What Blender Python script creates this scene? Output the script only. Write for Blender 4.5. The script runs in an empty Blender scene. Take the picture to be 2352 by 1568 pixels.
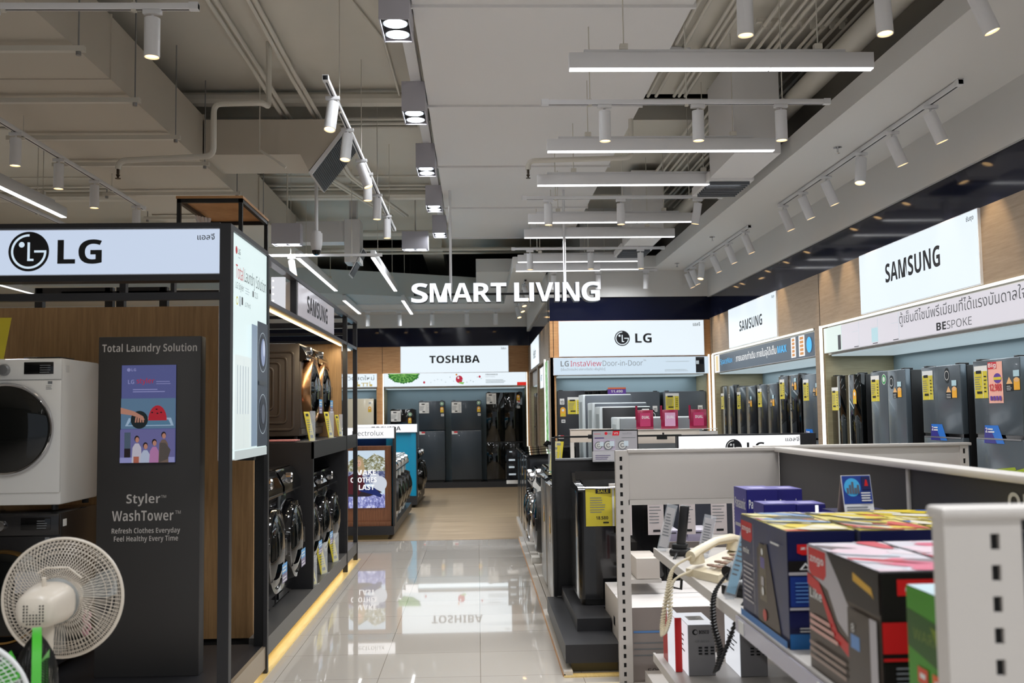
import bpy, bmesh, math, random
from mathutils import Matrix, Vector
random.seed(7)
S = bpy.context.scene
COL = S.collection
PI = math.pi
# ---------------------------------------------------------------- camera, world, exposure
cam_d = bpy.data.cameras.new('camera'); cam = bpy.data.objects.new('camera', cam_d); COL.objects.link(cam)
cam_d.sensor_width = 36.0; cam_d.lens = 35.0; cam_d.clip_start = 0.05; cam_d.clip_end = 200
cam.matrix_world = Matrix(((0.99930915, 0.01149256, -0.03534333, 0.0), (-0.03443416, -0.07148358, -0.99684722, 0.0), (-0.0139828, 0.99737557, -0.07103846, 1.6), (0, 0, 0, 1)))
cam_d.dof.use_dof = True; cam_d.dof.focus_distance = 8.0; cam_d.dof.aperture_fstop = 3.2
S.camera = cam
w = bpy.data.worlds.new('store_ambient'); S.world = w; w.use_nodes = True
w.node_tree.nodes['Background'].inputs[0].default_value = (0.72, 0.80, 0.90, 1); w.node_tree.nodes['Background'].inputs[1].default_value = 0.42
S.view_settings.view_transform = 'Standard'; S.view_settings.look = 'None'; S.view_settings.gamma = 1.0
S.view_settings.use_curve_mapping = False; S.view_settings.exposure = 0.08
S.cycles.max_bounces = 7; S.cycles.diffuse_bounces = 3; S.cycles.glossy_bounces = 4; S.cycles.transmission_bounces = 5; S.cycles.transparent_max_bounces = 8
S.cycles.sample_clamp_indirect = 4.0; S.cycles.caustics_reflective = False; S.cycles.caustics_refractive = False; S.cycles.use_denoising = True; S.cycles.use_adaptive_sampling = True; S.cycles.adaptive_threshold = 0.025

# ---------------------------------------------------------------- materials
MATS = {}
def srgb(c):
    return tuple((v / 12.92 if v <= 0.04045 else ((v + 0.055) / 1.055) ** 2.4) for v in [x / 255.0 for x in c])
def mat(name, c, rough=0.5, metal=0.0, coat=0.0, emit=0.0, ecol=None, alpha=1.0, trans=0.0, spec=0.5, noise=0.0, nscale=30.0):
    """c is an 8 bit sRGB colour"""
    if name in MATS: return MATS[name]
    m = bpy.data.materials.new(name); m.use_nodes = True; nt = m.node_tree; b = nt.nodes['Principled BSDF']; i = b.inputs
    lin = srgb(c)
    i['Base Color'].default_value = (*lin, 1); i['Roughness'].default_value = rough; i['Metallic'].default_value = metal
    i['Coat Weight'].default_value = coat; i['Coat Roughness'].default_value = 0.05; i['Alpha'].default_value = alpha
    i['Transmission Weight'].default_value = trans; i['Specular IOR Level'].default_value = spec
    if emit:
        i['Emission Color'].default_value = (*srgb(ecol or c), 1); i['Emission Strength'].default_value = emit
    if noise:
        tc = nt.nodes.new('ShaderNodeTexCoord'); n = nt.nodes.new('ShaderNodeTexNoise'); n.inputs['Scale'].default_value = nscale; n.inputs['Detail'].default_value = 4
        bp = nt.nodes.new('ShaderNodeBump'); bp.inputs['Strength'].default_value = noise; bp.inputs['Distance'].default_value = 0.01
        nt.links.new(tc.outputs['Object'], n.inputs['Vector']); nt.links.new(n.outputs[0], bp.inputs['Height']); nt.links.new(bp.outputs[0], i['Normal'])
        rp = nt.nodes.new('ShaderNodeMix'); rp.data_type = 'RGBA'; rp.inputs[6].default_value = (*[v * 0.93 for v in lin], 1); rp.inputs[7].default_value = (*lin, 1)
        nt.links.new(n.outputs[0], rp.inputs[0]); nt.links.new(rp.outputs[2], i['Base Color'])
    MATS[name] = m; return m
def emat(name, c, e=1.0, rough=0.3):
    """a backlit or glowing surface"""
    if name in MATS: return MATS[name]
    m = mat(name, tuple(v * 0.25 for v in c), rough=rough, emit=e, ecol=c); return m
def wood(name, c1, c2, scale=(1, 1, 14), rough=0.45, coat=0.0):
    if name in MATS: return MATS[name]
    m = mat(name, c1, rough=rough, coat=coat); nt = m.node_tree; b = nt.nodes['Principled BSDF']
    tc = nt.nodes.new('ShaderNodeTexCoord'); mp = nt.nodes.new('ShaderNodeMapping'); mp.inputs['Scale'].default_value = scale
    n = nt.nodes.new('ShaderNodeTexNoise'); n.inputs['Scale'].default_value = 4; n.inputs['Detail'].default_value = 6; n.inputs['Roughness'].default_value = 0.65
    r = nt.nodes.new('ShaderNodeValToRGB'); r.color_ramp.elements[0].position = 0.32; r.color_ramp.elements[1].position = 0.68
    r.color_ramp.elements[0].color = (*srgb(c2), 1); r.color_ramp.elements[1].color = (*srgb(c1), 1)
    L = nt.links.new; L(tc.outputs['Object'], mp.inputs[0]); L(mp.outputs[0], n.inputs['Vector']); L(n.outputs[0], r.inputs[0]); L(r.outputs[0], b.inputs['Base Color'])
    return m
def speckle(name, cols, scale=30, emit=0.0, stretch=(1, 1, 1), dist=0.0):
    """a mottled picture colour: noise through a hard colour ramp"""
    if name in MATS: return MATS[name]
    m = mat(name, cols[0], rough=0.5); nt = m.node_tree; b = nt.nodes['Principled BSDF']
    tc = nt.nodes.new('ShaderNodeTexCoord'); mp = nt.nodes.new('ShaderNodeMapping'); mp.inputs['Scale'].default_value = stretch
    n = nt.nodes.new('ShaderNodeTexNoise'); n.inputs['Scale'].default_value = scale; n.inputs['Detail'].default_value = 5; n.inputs['Roughness'].default_value = 0.7; n.inputs['Distortion'].default_value = dist
    r = nt.nodes.new('ShaderNodeValToRGB'); cr = r.color_ramp
    cr.elements[0].position = 0.34; cr.elements[0].color = (*srgb(cols[0]), 1); cr.elements[1].position = 0.66; cr.elements[1].color = (*srgb(cols[-1]), 1)
    for k, c in enumerate(cols[1:-1]):
        e = cr.elements.new(0.34 + 0.32 * (k + 1) / (len(cols) - 1)); e.color = (*srgb(c), 1)
    L = nt.links.new; L(tc.outputs['Object'], mp.inputs[0]); L(mp.outputs[0], n.inputs['Vector']); L(n.outputs[0], r.inputs[0]); L(r.outputs[0], b.inputs['Base Color'])
    if emit:
        L(r.outputs[0], b.inputs['Emission Color']); b.inputs['Emission Strength'].default_value = emit
    return m

WHITE = mat('white_paint', (226, 224, 220), 0.5)
LAMPW = mat('lamp_white', (240, 240, 243), 0.4)
GREYLAMP = mat('lamp_grey', (196, 194, 204), 0.4)
DARK = mat('charcoal_metal', (44, 44, 47), 0.42, 0.2)
BLACK = mat('black', (14, 14, 15), 0.4)
DEEP = mat('deep_black', (5, 5, 6), 0.6)
GLOSSB = mat('black_gloss', (10, 10, 12), 0.08, coat=0.15)
DGLASS = mat('dark_glass', (6, 8, 8), 0.03, coat=0.2)
CHROME = mat('chrome', (205, 205, 208), 0.1, 1.0)
STEELD = mat('dark_steel', (84, 90, 97), 0.42, 0.45)
STEELB = mat('black_steel', (46, 48, 52), 0.38, 0.45)
BLKST = mat('near_black_steel', (28, 30, 34), 0.2, 0.35, coat=0.15)
STEELS = mat('silver_steel', (160, 162, 165), 0.3, 0.8)
SLATE = mat('slate_door', (52, 60, 68), 0.36, 0.25, coat=0.15)
GREYDOOR = mat('grey_door', (100, 110, 118), 0.24, 0.5, coat=0.2)
WASHW = mat('enamel_white', (228, 228, 226), 0.22, coat=0.4)
BRONZE = mat('bronze_metal', (170, 128, 92), 0.22, 0.95)
TAUPE = mat('taupe_enamel', (84, 76, 70), 0.4, 0.2)
PANEL = emat('lightbox_white', (232, 243, 250), 0.95)
PANELB = emat('lightbox_cool', (212, 230, 244), 0.88)
LEDW = emat('led_white', (255, 255, 255), 2.5)
LEDWARM = emat('led_warm', (255, 214, 150), 6.0)
LEDSTRIP = emat('led_strip', (250, 252, 240), 1.6)
LEDY = emat('led_yellow', (255, 200, 96), 1.0)
INK = mat('ink_black', (12, 14, 20), 0.5)
YELLOW = mat('tag_yellow', (208, 192, 56), 0.4)
PAPER = mat('paper_white', (222, 222, 220), 0.6)
ORANGE = mat('tag_orange', (232, 170, 50), 0.5)
GREYTXT = mat('print_grey', (120, 124, 128), 0.6)
NAVY = mat('navy_gloss', (17, 21, 43), 0.07, spec=0.3)
OAKW = wood('oak_warm', (206, 158, 108), (178, 126, 78), (1.2, 1.2, 16))
OAKL = wood('oak_panel', (190, 152, 106), (160, 124, 84), (14, 14, 0.8))
OAKP = wood('oak_pale', (196, 164, 128), (178, 144, 106), (1.2, 1.2, 16))
OAKG = wood('oak_greenish', (172, 162, 130), (152, 142, 112), (1.2, 1.2, 18))
WALNUT = wood('walnut', (150, 98, 66), (112, 70, 46), (16, 16, 1))
BLUEBACK = mat('alcove_back', (142, 160, 168), 0.5)
TEAL = mat('teal_panel', (20, 140, 178), 0.25)
CEIL = mat('ceiling_concrete', (222, 217, 206), 0.75, noise=0.25, nscale=3)
DUCT = mat('duct_paint', (240, 238, 238), 0.6)
DUCTB = mat('duct_beige', (206, 197, 183), 0.65)
GYPS = mat('gypsum_white', (228, 227, 225), 0.6)
PIPE = mat('pipe_paint', (222, 217, 206), 0.5)
BEIGE = mat('phone_beige', (226, 214, 186), 0.35)
CLEAR = mat('acrylic_clear', (235, 240, 245), 0.05, alpha=0.25)

# ---------------------------------------------------------------- mesh building
class MB:
    def __init__(s, M=None):
        s.v = []; s.f = []; s.m = []; s.M = M
    def add(s, vs, fs, mi=0):
        o = len(s.v)
        s.v += [tuple(v) for v in vs]; s.f += [tuple(o + i for i in f) for f in fs]; s.m += [mi] * len(fs); return s
    def box(s, x0, x1, y0, y1, z0, z1, mi=0, bev=0.0, seg=2):
        if bev <= 0:
            return s.add([(x0, y0, z0), (x1, y0, z0), (x1, y1, z0), (x0, y1, z0), (x0, y0, z1), (x1, y0, z1), (x1, y1, z1), (x0, y1, z1)],
                  [(0, 3, 2, 1), (4, 5, 6, 7), (0, 1, 5, 4), (1, 2, 6, 5), (2, 3, 7, 6), (3, 0, 4, 7)], mi)
        bm = bmesh.new(); bmesh.ops.create_cube(bm, size=1.0)
        for v in bm.verts: v.co = Vector((x0 + (v.co.x + .5) * (x1 - x0), y0 + (v.co.y + .5) * (y1 - y0), z0 + (v.co.z + .5) * (z1 - z0)))
        bmesh.ops.bevel(bm, geom=bm.edges[:], offset=bev, segments=seg, affect='EDGES', profile=0.5)
        bm.verts.index_update(); s.add([v.co[:] for v in bm.verts], [[v.index for v in f.verts] for f in bm.faces], mi); bm.free(); return s
    def cyl(s, p0, p1, r0, r1=None, n=16, mi=0, cap=True):
        r1 = r0 if r1 is None else r1
        p0 = Vector(p0); p1 = Vector(p1); d = (p1 - p0).normalized()
        a = d.orthogonal().normalized(); b = d.cross(a)
        vs = []
        for p, r in ((p0, r0), (p1, r1)):
            for k in range(n):
                t = 2 * PI * k / n; vs.append(p + (a * math.cos(t) + b * math.sin(t)) * r)
        fs = [(k, (k + 1) % n, n + (k + 1) % n, n + k) for k in range(n)]
        if cap: fs += [tuple(range(n - 1, -1, -1)), tuple(range(n, 2 * n))]
        return s.add(vs, fs, mi)
    def tube(s, pts, r, n=8, mi=0, closed=False):
        pts = [Vector(p) for p in pts]; N = len(pts); vs = []; up = None
        for i, p in enumerate(pts):
            if closed: d = pts[(i + 1) % N] - pts[i - 1]
            else: d = pts[min(i + 1, N - 1)] - pts[max(i - 1, 0)]
            d.normalize()
            a = d.orthogonal().normalized() if up is None else (up - d * up.dot(d)).normalized()
            up = a; b = d.cross(a)
            for k in range(n):
                t = 2 * PI * k / n; vs.append(p + (a * math.cos(t) + b * math.sin(t)) * r)
        fs = []
        for i in range(N if closed else N - 1):
            j = (i + 1) % N
            for k in range(n):
                fs.append((i * n + k, i * n + (k + 1) % n, j * n + (k + 1) % n, j * n + k))
        if not closed: fs += [tuple(range(n - 1, -1, -1)), tuple(range((N - 1) * n, N * n))]
        return s.add(vs, fs, mi)
    def lathe(s, prof, c=(0, 0, 0), ax='z', n=24, mi=0, cap=True):
        """prof: list of (radius, height); ax is the axis it turns about"""
        vs = []
        for r, h in prof:
            for k in range(n):
                t = 2 * PI * k / n; u, v = r * math.cos(t), r * math.sin(t)
                p = (u, v, h) if ax == 'z' else ((u, h, v) if ax == 'y' else (h, u, v))
                vs.append((p[0] + c[0], p[1] + c[1], p[2] + c[2]))
        fs = []
        for i in range(len(prof) - 1):
            for k in range(n): fs.append((i * n + k, i * n + (k + 1) % n, (i + 1) * n + (k + 1) % n, (i + 1) * n + k))
        if cap: fs += [tuple(range(n)), tuple(range((len(prof) - 1) * n, len(prof) * n))]
        return s.add(vs, fs, mi)
    def prism(s, pts, a, b, ax='y', mi=0):
        """polygon pts extruded from a to b along ax: ax y takes (x,z), x takes (y,z), z takes (x,y)"""
        n = len(pts)
        mk = {'y': lambda p, h: (p[0], h, p[1]), 'x': lambda p, h: (h, p[0], p[1]), 'z': lambda p, h: (p[0], p[1], h)}[ax]
        vs = [mk(p, a) for p in pts] + [mk(p, b) for p in pts]
        fs = [tuple(range(n)), tuple(range(2 * n - 1, n - 1, -1))] + [(k, n + k, n + (k + 1) % n, (k + 1) % n) for k in range(n)]
        return s.add(vs, fs, mi)
    def merge(s, other, mi=None):
        o = len(s.v); s.v += other.v; s.f += [tuple(o + i for i in f) for f in other.f]; s.m += [mi if mi is not None else k for k in other.m]; return s
    def xform(s, M, start=0):
        s.v[start:] = [tuple(M @ Vector(v)) for v in s.v[start:]]; return s
    def build(s, name, mats, parent=None, label=None, sharp=35, kind=None):
        me = bpy.data.meshes.new(name); me.from_pydata([tuple(v) for v in s.v], [], s.f)
        if not isinstance(mats, (list, tuple)): mats = [mats]
        for m in mats: me.materials.append(m)
        me.polygons.foreach_set('material_index', s.m)
        bm = bmesh.new(); bm.from_mesh(me); bmesh.ops.recalc_face_normals(bm, faces=bm.faces[:]); bm.to_mesh(me); bm.free()
        me.polygons.foreach_set('use_smooth', [True] * len(me.polygons))
        me.set_sharp_from_angle(angle=math.radians(sharp)); me.update()
        o = bpy.data.objects.new(name, me); COL.objects.link(o)
        if parent: o.parent = parent
        if label: o['label'] = label
        if kind: o['kind'] = kind
        return o
def rrect(x0, x1, z0, z1, r, n=5):
    pts = []
    for cx, cz, a in ((x1 - r, z1 - r, 0), (x0 + r, z1 - r, 90), (x0 + r, z0 + r, 180), (x1 - r, z0 + r, 270)):
        for k in range(n + 1):
            t = math.radians(a + 90 * k / n); pts.append((cx + r * math.cos(t), cz + r * math.sin(t)))
    return pts
TXT = {}
def sans(body, heavy):
    """the same letters from the plain grotesque alphabet, regular or bold"""
    up, lo, di = (0x1D5D4, 0x1D5EE, 0x1D7EC) if heavy else (0x1D5A0, 0x1D5BA, 0x1D7E2)
    return ''.join(chr(up + ord(c) - 65) if 'A' <= c <= 'Z' else chr(lo + ord(c) - 97) if 'a' <= c <= 'z' else chr(di + ord(c) - 48) if '0' <= c <= '9' else c for c in body)
def glyphs(body, offset):
    cu = bpy.data.curves.new('t', 'FONT'); cu.body = body; cu.resolution_u = 3; cu.offset = offset
    o = bpy.data.objects.new('t', cu); COL.objects.link(o)
    dg = bpy.context.evaluated_depsgraph_get(); me = bpy.data.meshes.new_from_object(o.evaluated_get(dg))
    vs = [tuple(v.co) for v in me.vertices]; fs = [tuple(p.vertices) for p in me.polygons]
    bpy.data.objects.remove(o); bpy.data.curves.remove(cu); bpy.data.meshes.remove(me); return vs, fs
def text_mesh(body, bold):
    key = (body, bold)
    if key in TXT: return TXT[key]
    heavy = bold >= 0.006
    if not body.isascii(): heavy = False; bold = min(bold, .008)
    vs, fs = glyphs(sans(body, heavy), max(-.008, min(.006, (bold - .02) * .5)) if heavy else bold)
    if len(vs) < 4: vs, fs = glyphs(body, min(bold, .01))
    x0 = min(v[0] for v in vs); x1 = max(v[0] for v in vs); y0 = min(v[1] for v in vs); y1 = max(v[1] for v in vs)
    TXT[key] = ([((v[0] - x0) / (x1 - x0), (v[1] - y0) / (y1 - y0)) for v in vs], fs); return TXT[key]
class Gfx:
    """flat printing on a face that looks along local -y: layers stacked half a millimetre apart"""
    def __init__(s, y=0.0, step=0.0006):
        s.mb = MB(); s.mats = []; s.y = y; s.step = step
    def mi(s, m):
        if m not in s.mats: s.mats.append(m)
        return s.mats.index(m)
    def poly(s, pts, m):
        s.y -= s.step; s.mb.add([(p[0], s.y, p[1]) for p in pts], [tuple(range(len(pts)))], s.mi(m)); return s
    def rect(s, x0, x1, z0, z1, m): return s.poly([(x0, z0), (x1, z0), (x1, z1), (x0, z1)], m)
    def ell(s, cx, cz, rx, rz, m, n=28): return s.poly([(cx + rx * math.cos(2 * PI * k / n), cz + rz * math.sin(2 * PI * k / n)) for k in range(n)], m)
    def text(s, body, x0, x1, z0, z1, m, bold=0.0):
        s.y -= s.step; vs, fs = text_mesh(body, bold)
        s.mb.add([(x0 + a * (x1 - x0), s.y, z0 + b * (z1 - z0)) for a, b in vs], fs, s.mi(m)); return s
    def arc(s, cx, cz, r0, r1, a0, a1, m, n=40):
        s.y -= s.step; vs = []; fs = []
        for k in range(n + 1):
            t = math.radians(a0 + (a1 - a0) * k / n)
            vs += [(cx + r0 * math.cos(t), s.y, cz + r0 * math.sin(t)), (cx + r1 * math.cos(t), s.y, cz + r1 * math.sin(t))]
        fs = [(2 * k, 2 * k + 1, 2 * k + 3, 2 * k + 2) for k in range(n)]
        s.mb.add(vs, fs, s.mi(m)); return s
    def face_logo(s, cx, cz, r, fg, bg):
        s.ell(cx, cz, r, r, fg, 48)
        s.arc(cx, cz, r * .76, r * .87, 88, 360, bg)
        s.rect(cx + r * .27, cx + r * .87, cz - r * .055, cz + r * .055, bg)
        s.rect(cx - r * .06, cx + r * .06, cz - r * .48, cz + r * .46, bg); s.rect(cx - r * .06, cx + r * .25, cz - r * .48, cz - r * .37, bg)
        s.ell(cx - r * .34, cz + r * .34, r * .14, r * .14, bg, 20); return s
    def lines(s, x0, x1, z0, z1, n, m, fill=0.45, ragged=True):
        """rows of small print too fine to read"""
        h = (z1 - z0) / n
        for k in range(n):
            xe = x1 - (random.random() * 0.35 * (x1 - x0) if ragged else 0); zb = z1 - (k + 1) * h
            y = s.y; s.rect(x0, xe, zb, zb + h * fill, m); s.y = y
        s.y -= s.step; return s
    def build(s, name, parent, label=None):
        me = s.mb; o = bpy.data.meshes.new(name); o.from_pydata(me.v, [], me.f)
        for m in s.mats: o.materials.append(m)
        o.polygons.foreach_set('material_index', me.m); o.update()
        ob = bpy.data.objects.new(name, o); COL.objects.link(ob); ob.parent = parent
        if label: ob['label'] = label
        return ob
def tag(o, label, cat, group=None):
    o['label'] = label; o['category'] = cat
    if group: o['group'] = group
    return o
def thing(name, label, cat, loc=(0, 0, 0), rot=0.0, group=None):
    o = bpy.data.objects.new(name, None); COL.objects.link(o); o.location = loc; o.rotation_euler = (0, 0, math.radians(rot)); o.empty_display_size = 0.1
    return tag(o, label, cat, group)
def struct(name, mb, m):
    return mb.build(name, m, kind='structure')
def kids(o): return [c for c in bpy.data.objects if c.parent == o]
def dup(o, parent=None, loc=None, rot=None, label=None, group=None):
    c = o.copy(); COL.objects.link(c); c.parent = parent
    if loc is not None: c.location = loc
    if rot is not None: c.rotation_euler = (0, 0, math.radians(rot))
    if label: c['label'] = label
    if group: c['group'] = group
    for k in list(o.children): dup(k, c)
    return c
def area_light(name, loc, sx, sy, power, col=(1, 1, 1), parent=None, rot=(0, 0, 0), spread=180):
    d = bpy.data.lights.new(name, 'AREA'); d.shape = 'RECTANGLE'; d.size = sx; d.size_y = sy; d.energy = power; d.color = col; d.spread = math.radians(spread)
    o = bpy.data.objects.new(name, d); COL.objects.link(o); o.location = loc; o.rotation_euler = rot; o.parent = parent; return o
ORD = ['first', 'second', 'third', 'fourth', 'fifth', 'sixth', 'seventh', 'eighth', 'ninth', 'tenth', 'eleventh', 'twelfth']
# ---------------------------------------------------------------- the setting
def tile_material():
    m = mat('floor_tile', (196, 186, 172), rough=0.015, coat=0.6, spec=0.7); nt = m.node_tree; b = nt.nodes['Principled BSDF']
    tc = nt.nodes.new('ShaderNodeTexCoord'); br = nt.nodes.new('ShaderNodeTexBrick'); br.offset = 0; br.inputs['Scale'].default_value = 1
    br.inputs['Brick Width'].default_value = 0.62; br.inputs['Row Height'].default_value = 0.62; br.inputs['Mortar Size'].default_value = 0.0022
    br.inputs['Color1'].default_value = (*srgb((210, 204, 196)), 1); br.inputs['Color2'].default_value = (*srgb((206, 200, 192)), 1); br.inputs['Mortar'].default_value = (*srgb((150, 142, 132)), 1)
    n = nt.nodes.new('ShaderNodeTexNoise'); n.inputs['Scale'].default_value = 1.3
    bp = nt.nodes.new('ShaderNodeBump'); bp.inputs['Strength'].default_value = 0.006; bp.inputs['Distance'].default_value = 0.02
    L = nt.links.new; L(tc.outputs['Object'], br.inputs['Vector']); L(br.outputs['Color'], b.inputs['Base Color']); L(tc.outputs['Object'], n.inputs['Vector']); L(n.outputs[0], bp.inputs['Height']); L(bp.outputs[0], b.inputs['Normal'])
    return m
TILE = tile_material()
PLANK = wood('floor_planks', (188, 166, 136), (148, 126, 98), (0.25, 3.2, 1), rough=0.28, coat=0.1)
struct('floor', MB().box(-14, 6, -9, 12.78, -0.1, 0.0), TILE)
struct('floor_planks', MB().box(-14, 6, 12.78, 23, -0.1, 0.0), PLANK)
struct('trim_1', MB().box(-14, 6, 12.77, 12.79, 0, 0.002), mat('joint_brown', (120, 96, 70)))
struct('trim_2', MB().box(0.505, 0.56, 6.15, 12.77, 0.0, 0.03).box(0.50, 0.515, 6.15, 12.77, 0, 0.012, 1), [mat('kerb_white', (206, 200, 192), 0.3), OAKW])
# ceiling: painted slab panels with two open bays between them
for y0, y1 in ((-9, 9.72), (10.6, 13.62), (14.3, 18.0)):
    struct('ceiling', MB().box(-14, 3.0, y0, y1, 4.76, 5.0), CEIL)
struct('ceiling', MB().box(-.62, 3.0, 18.0, 19.4, 4.76, 5.0), CEIL)
struct('ceiling', MB().box(-14, -2.35, 18.0, 22.5, 4.5, 4.9), CEIL); struct('ceiling', MB().box(-1.0, -.62, 18.0, 22.5, 4.6, 4.9), CEIL)
struct('ceiling_deck', MB().box(-14, 6, -9, 23, 5.45, 5.6), mat('deck_dark', (96, 94, 90), 0.8))
struct('ceiling_beam', MB().box(3.0, 3.9, -9, 23, 4.05, 5.45), mat('beam_grey', (150, 146, 138), 0.8))
for b in ((2.7, 3.6, -9, 14.75, 3.75, 3.92), (0.55, 3.6, 14.75, 15.17, 3.75, 3.92), (0.55, 1.09, 15.2, 21.57, 3.75, 3.92), (-14, 0.55, 19.6, 21.57, 3.75, 3.98), (0.0, 1.0, 16.4, 19.6, 3.93, 4.15)):
    struct('ceiling_soffit', MB().box(*b), GYPS)
pts = [(-14, 19.6), (-14, 16.3)] + [(-9 + 9.55 * k / 14, 16.3 + 3.2 * (k / 14) ** 1.7) for k in range(15)] + [(0.55, 19.6)]
struct('ceiling_bulkhead', MB().prism(pts, 3.78, 4.22, 'z'), mat('bulkhead_grey', (206, 212, 212), 0.6))
struct('ceiling_duct_shaft', MB().box(1.62, 2.62, 15.3, 19.5, 4.0, 4.9), GYPS)
struct('wall_left', MB().box(-14.2, -14, -9, 23, 0, 5.5), mat('wall_white', (205, 204, 200), 0.7))
for b in ((-14, -5, -9.2, -9, 0, 5.5), (4.5, 6, -9.2, -9, 0, 5.5), (-5, 4.5, -9.2, -9, 4.2, 5.5)): struct('wall_back', MB().box(*b), MATS['wall_white'])
struct('wall_rear', MB().box(-14, 6, 22.6, 22.7, 0, 5.5), mat('wall_shade', (120, 122, 122), .8))
struct('wall_outer', MB().box(5.9, 6.0, -9, 22, 0, 5.5), MATS['wall_white'])

def alcove_wall(name, L, bays, depth, navy, head, mats, rot, loc, bulk=3.78):
    """a display wall seen from local -y: navy band, oak header, pillars and lit recesses. bays: (u0,u1) openings 0..2.15 high"""
    MAT = Matrix.Translation(loc) @ Matrix.Rotation(math.radians(rot), 4, 'Z')
    u0, u1 = L
    def put(m, *b): return struct(name, MB().box(*b).xform(MAT), m)
    put(GYPS, u0, u1, -0.03, 0.25, navy[1], bulk)                       # bulkhead over the band
    put(NAVY, u0, u1, 0.0, 0.2, navy[0], navy[1])
    put(mats, u0, u1, 0.0, 0.05, head, navy[0])
    e = u0
    for a, b in bays:
        put(mats, e, a, 0.0, depth + 0.05, 0, head); e = b
        put(BLUEBACK, a, b, depth, depth + 0.05, 0, head)
        put(OAKG, a, a + 0.012, 0.03, depth, 0.12, 2.15); put(OAKG, b - 0.012, b, 0.03, depth, 0.12, 2.15)
        put(GYPS, a, b, 0.07, depth, 2.15, head)
        put(DARK, a + .012, b - .012, 0.0, depth, 0.0, 0.12)
        put(BLACK, a - 0.03, a - 0.022, -0.003, 0.0, head, navy[0])    # panel joint in the header
    put(mats, e, u1, 0.0, depth + 0.05, 0, head)
alcove_wall('wall_right', (-15.2, -2.0), [(-15.06, -10.46), (-10.26, -5.6), (-5.4, -2.2)], 0.75, (3.01, 3.34), 2.455, wood('oak_wall', (160, 140, 118), (140, 120, 98), (1.0, 1.0, 16)), -90, (3.6, 0, 0))
alcove_wall('wall_front', (1.12, 3.6), [(1.2, 3.54)], 0.75, (2.99, 3.35), 2.43, OAKW, 0, (0, 15.2, 0))
alcove_wall('wall_inner', (-21.55, -16.05), [(-21.3, -18.6), (-18.4, -16.25)], 0.7, (3.0, 3.35), 2.44, MATS['oak_wall'], -90, (1.12, 0, 0))
alcove_wall('wall_far', (-14.0, 1.12), [(-4.7, -2.17), (-2.02, 1.065)], 0.7, (3.05, 3.46), 2.475, OAKW, 0, (0, 21.6, 0), 3.98)

def wall_sign(label, u0, u1, z0, z1, loc, rot, draw, out=0.02, name='lightbox_sign', group=None, face=None, deep=0.03):
    """backlit panel on a wall; u runs along the wall in the wall's own frame"""
    R = Matrix.Rotation(math.radians(rot), 4, 'Z'); p = Vector(loc) + R @ Vector(((u0 + u1) / 2, 0, z0)); h = (u1 - u0) / 2; H = z1 - z0
    t = thing(name, label, 'sign', p, rot, group)
    MB().box(-h, h, -out, deep, 0, H).build('frame', LAMPW, t)
    MB().box(-h + .006, h - .006, -out - .004, -out, .006, H - .006).build('panel', face or PANEL, t)
    g = Gfx(-out - .0045); draw(g, h, H); g.build('print', t)
    return t
def sign_name(txt, w, hh, thai, cz=0.5, bold=0.02):
    def d(g, h, H):
        g.text(txt, -w / 2, w / 2, H * cz - hh / 2, H * cz + hh / 2, INK, bold)
        g.text(thai, h - .16, h - .05, H - .085, H - .035, INK, 0.01)
    return d
def round_logo_sign(g, h, H):
    r = H * .215; cx = -r * 1.25; g.face_logo(cx, H * .5, r, INK, PANEL)
    g.text('LG', r * .45, r * 2.6, H * .5 - r * .62, H * .5 + r * .62, INK, 0.02); g.text('แอลจี', h - .17, h - .06, H - .095, H - .035, INK, 0.01)
RW = ((3.6, 0, 0), -90); FW = ((0, 15.2, 0), 0); TW = ((0, 21.6, 0), 0); IW = ((1.12, 0, 0), -90)
wall_sign('big white backlit sign with black lettering above the pale fridge banner', -9.11, -6.9, 2.46, 3.01, *RW, sign_name('SAMSUNG', 1.03, .165, 'ซัมซุง', .55, 0.025))
wall_sign('smaller white backlit sign with black lettering above the dark grey banner', -13.98, -11.72, 2.458, 3.01, *RW, sign_name('SAMSUNG', 1.08, .14, 'ซัมซุง', .48, 0.025))
wall_sign('wide white backlit sign with a round face logo on the oak end wall', 1.257, 3.5, 2.437, 2.985, *FW, round_logo_sign)
wall_sign('white backlit sign with bold black capitals over the cabbage banner', -1.655, .685, 2.478, 3.055, *TW, sign_name('TOSHIBA', 1.09, .165, 'โตชิบา', .5, 0.03))
wall_sign('narrow white backlit sign seen edge-on beside the end wall corner', -20.2, -17.6, 2.46, 2.98, *IW, sign_name('Haier', .8, .2, 'ไฮเออร์', .5, 0.02))

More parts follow.
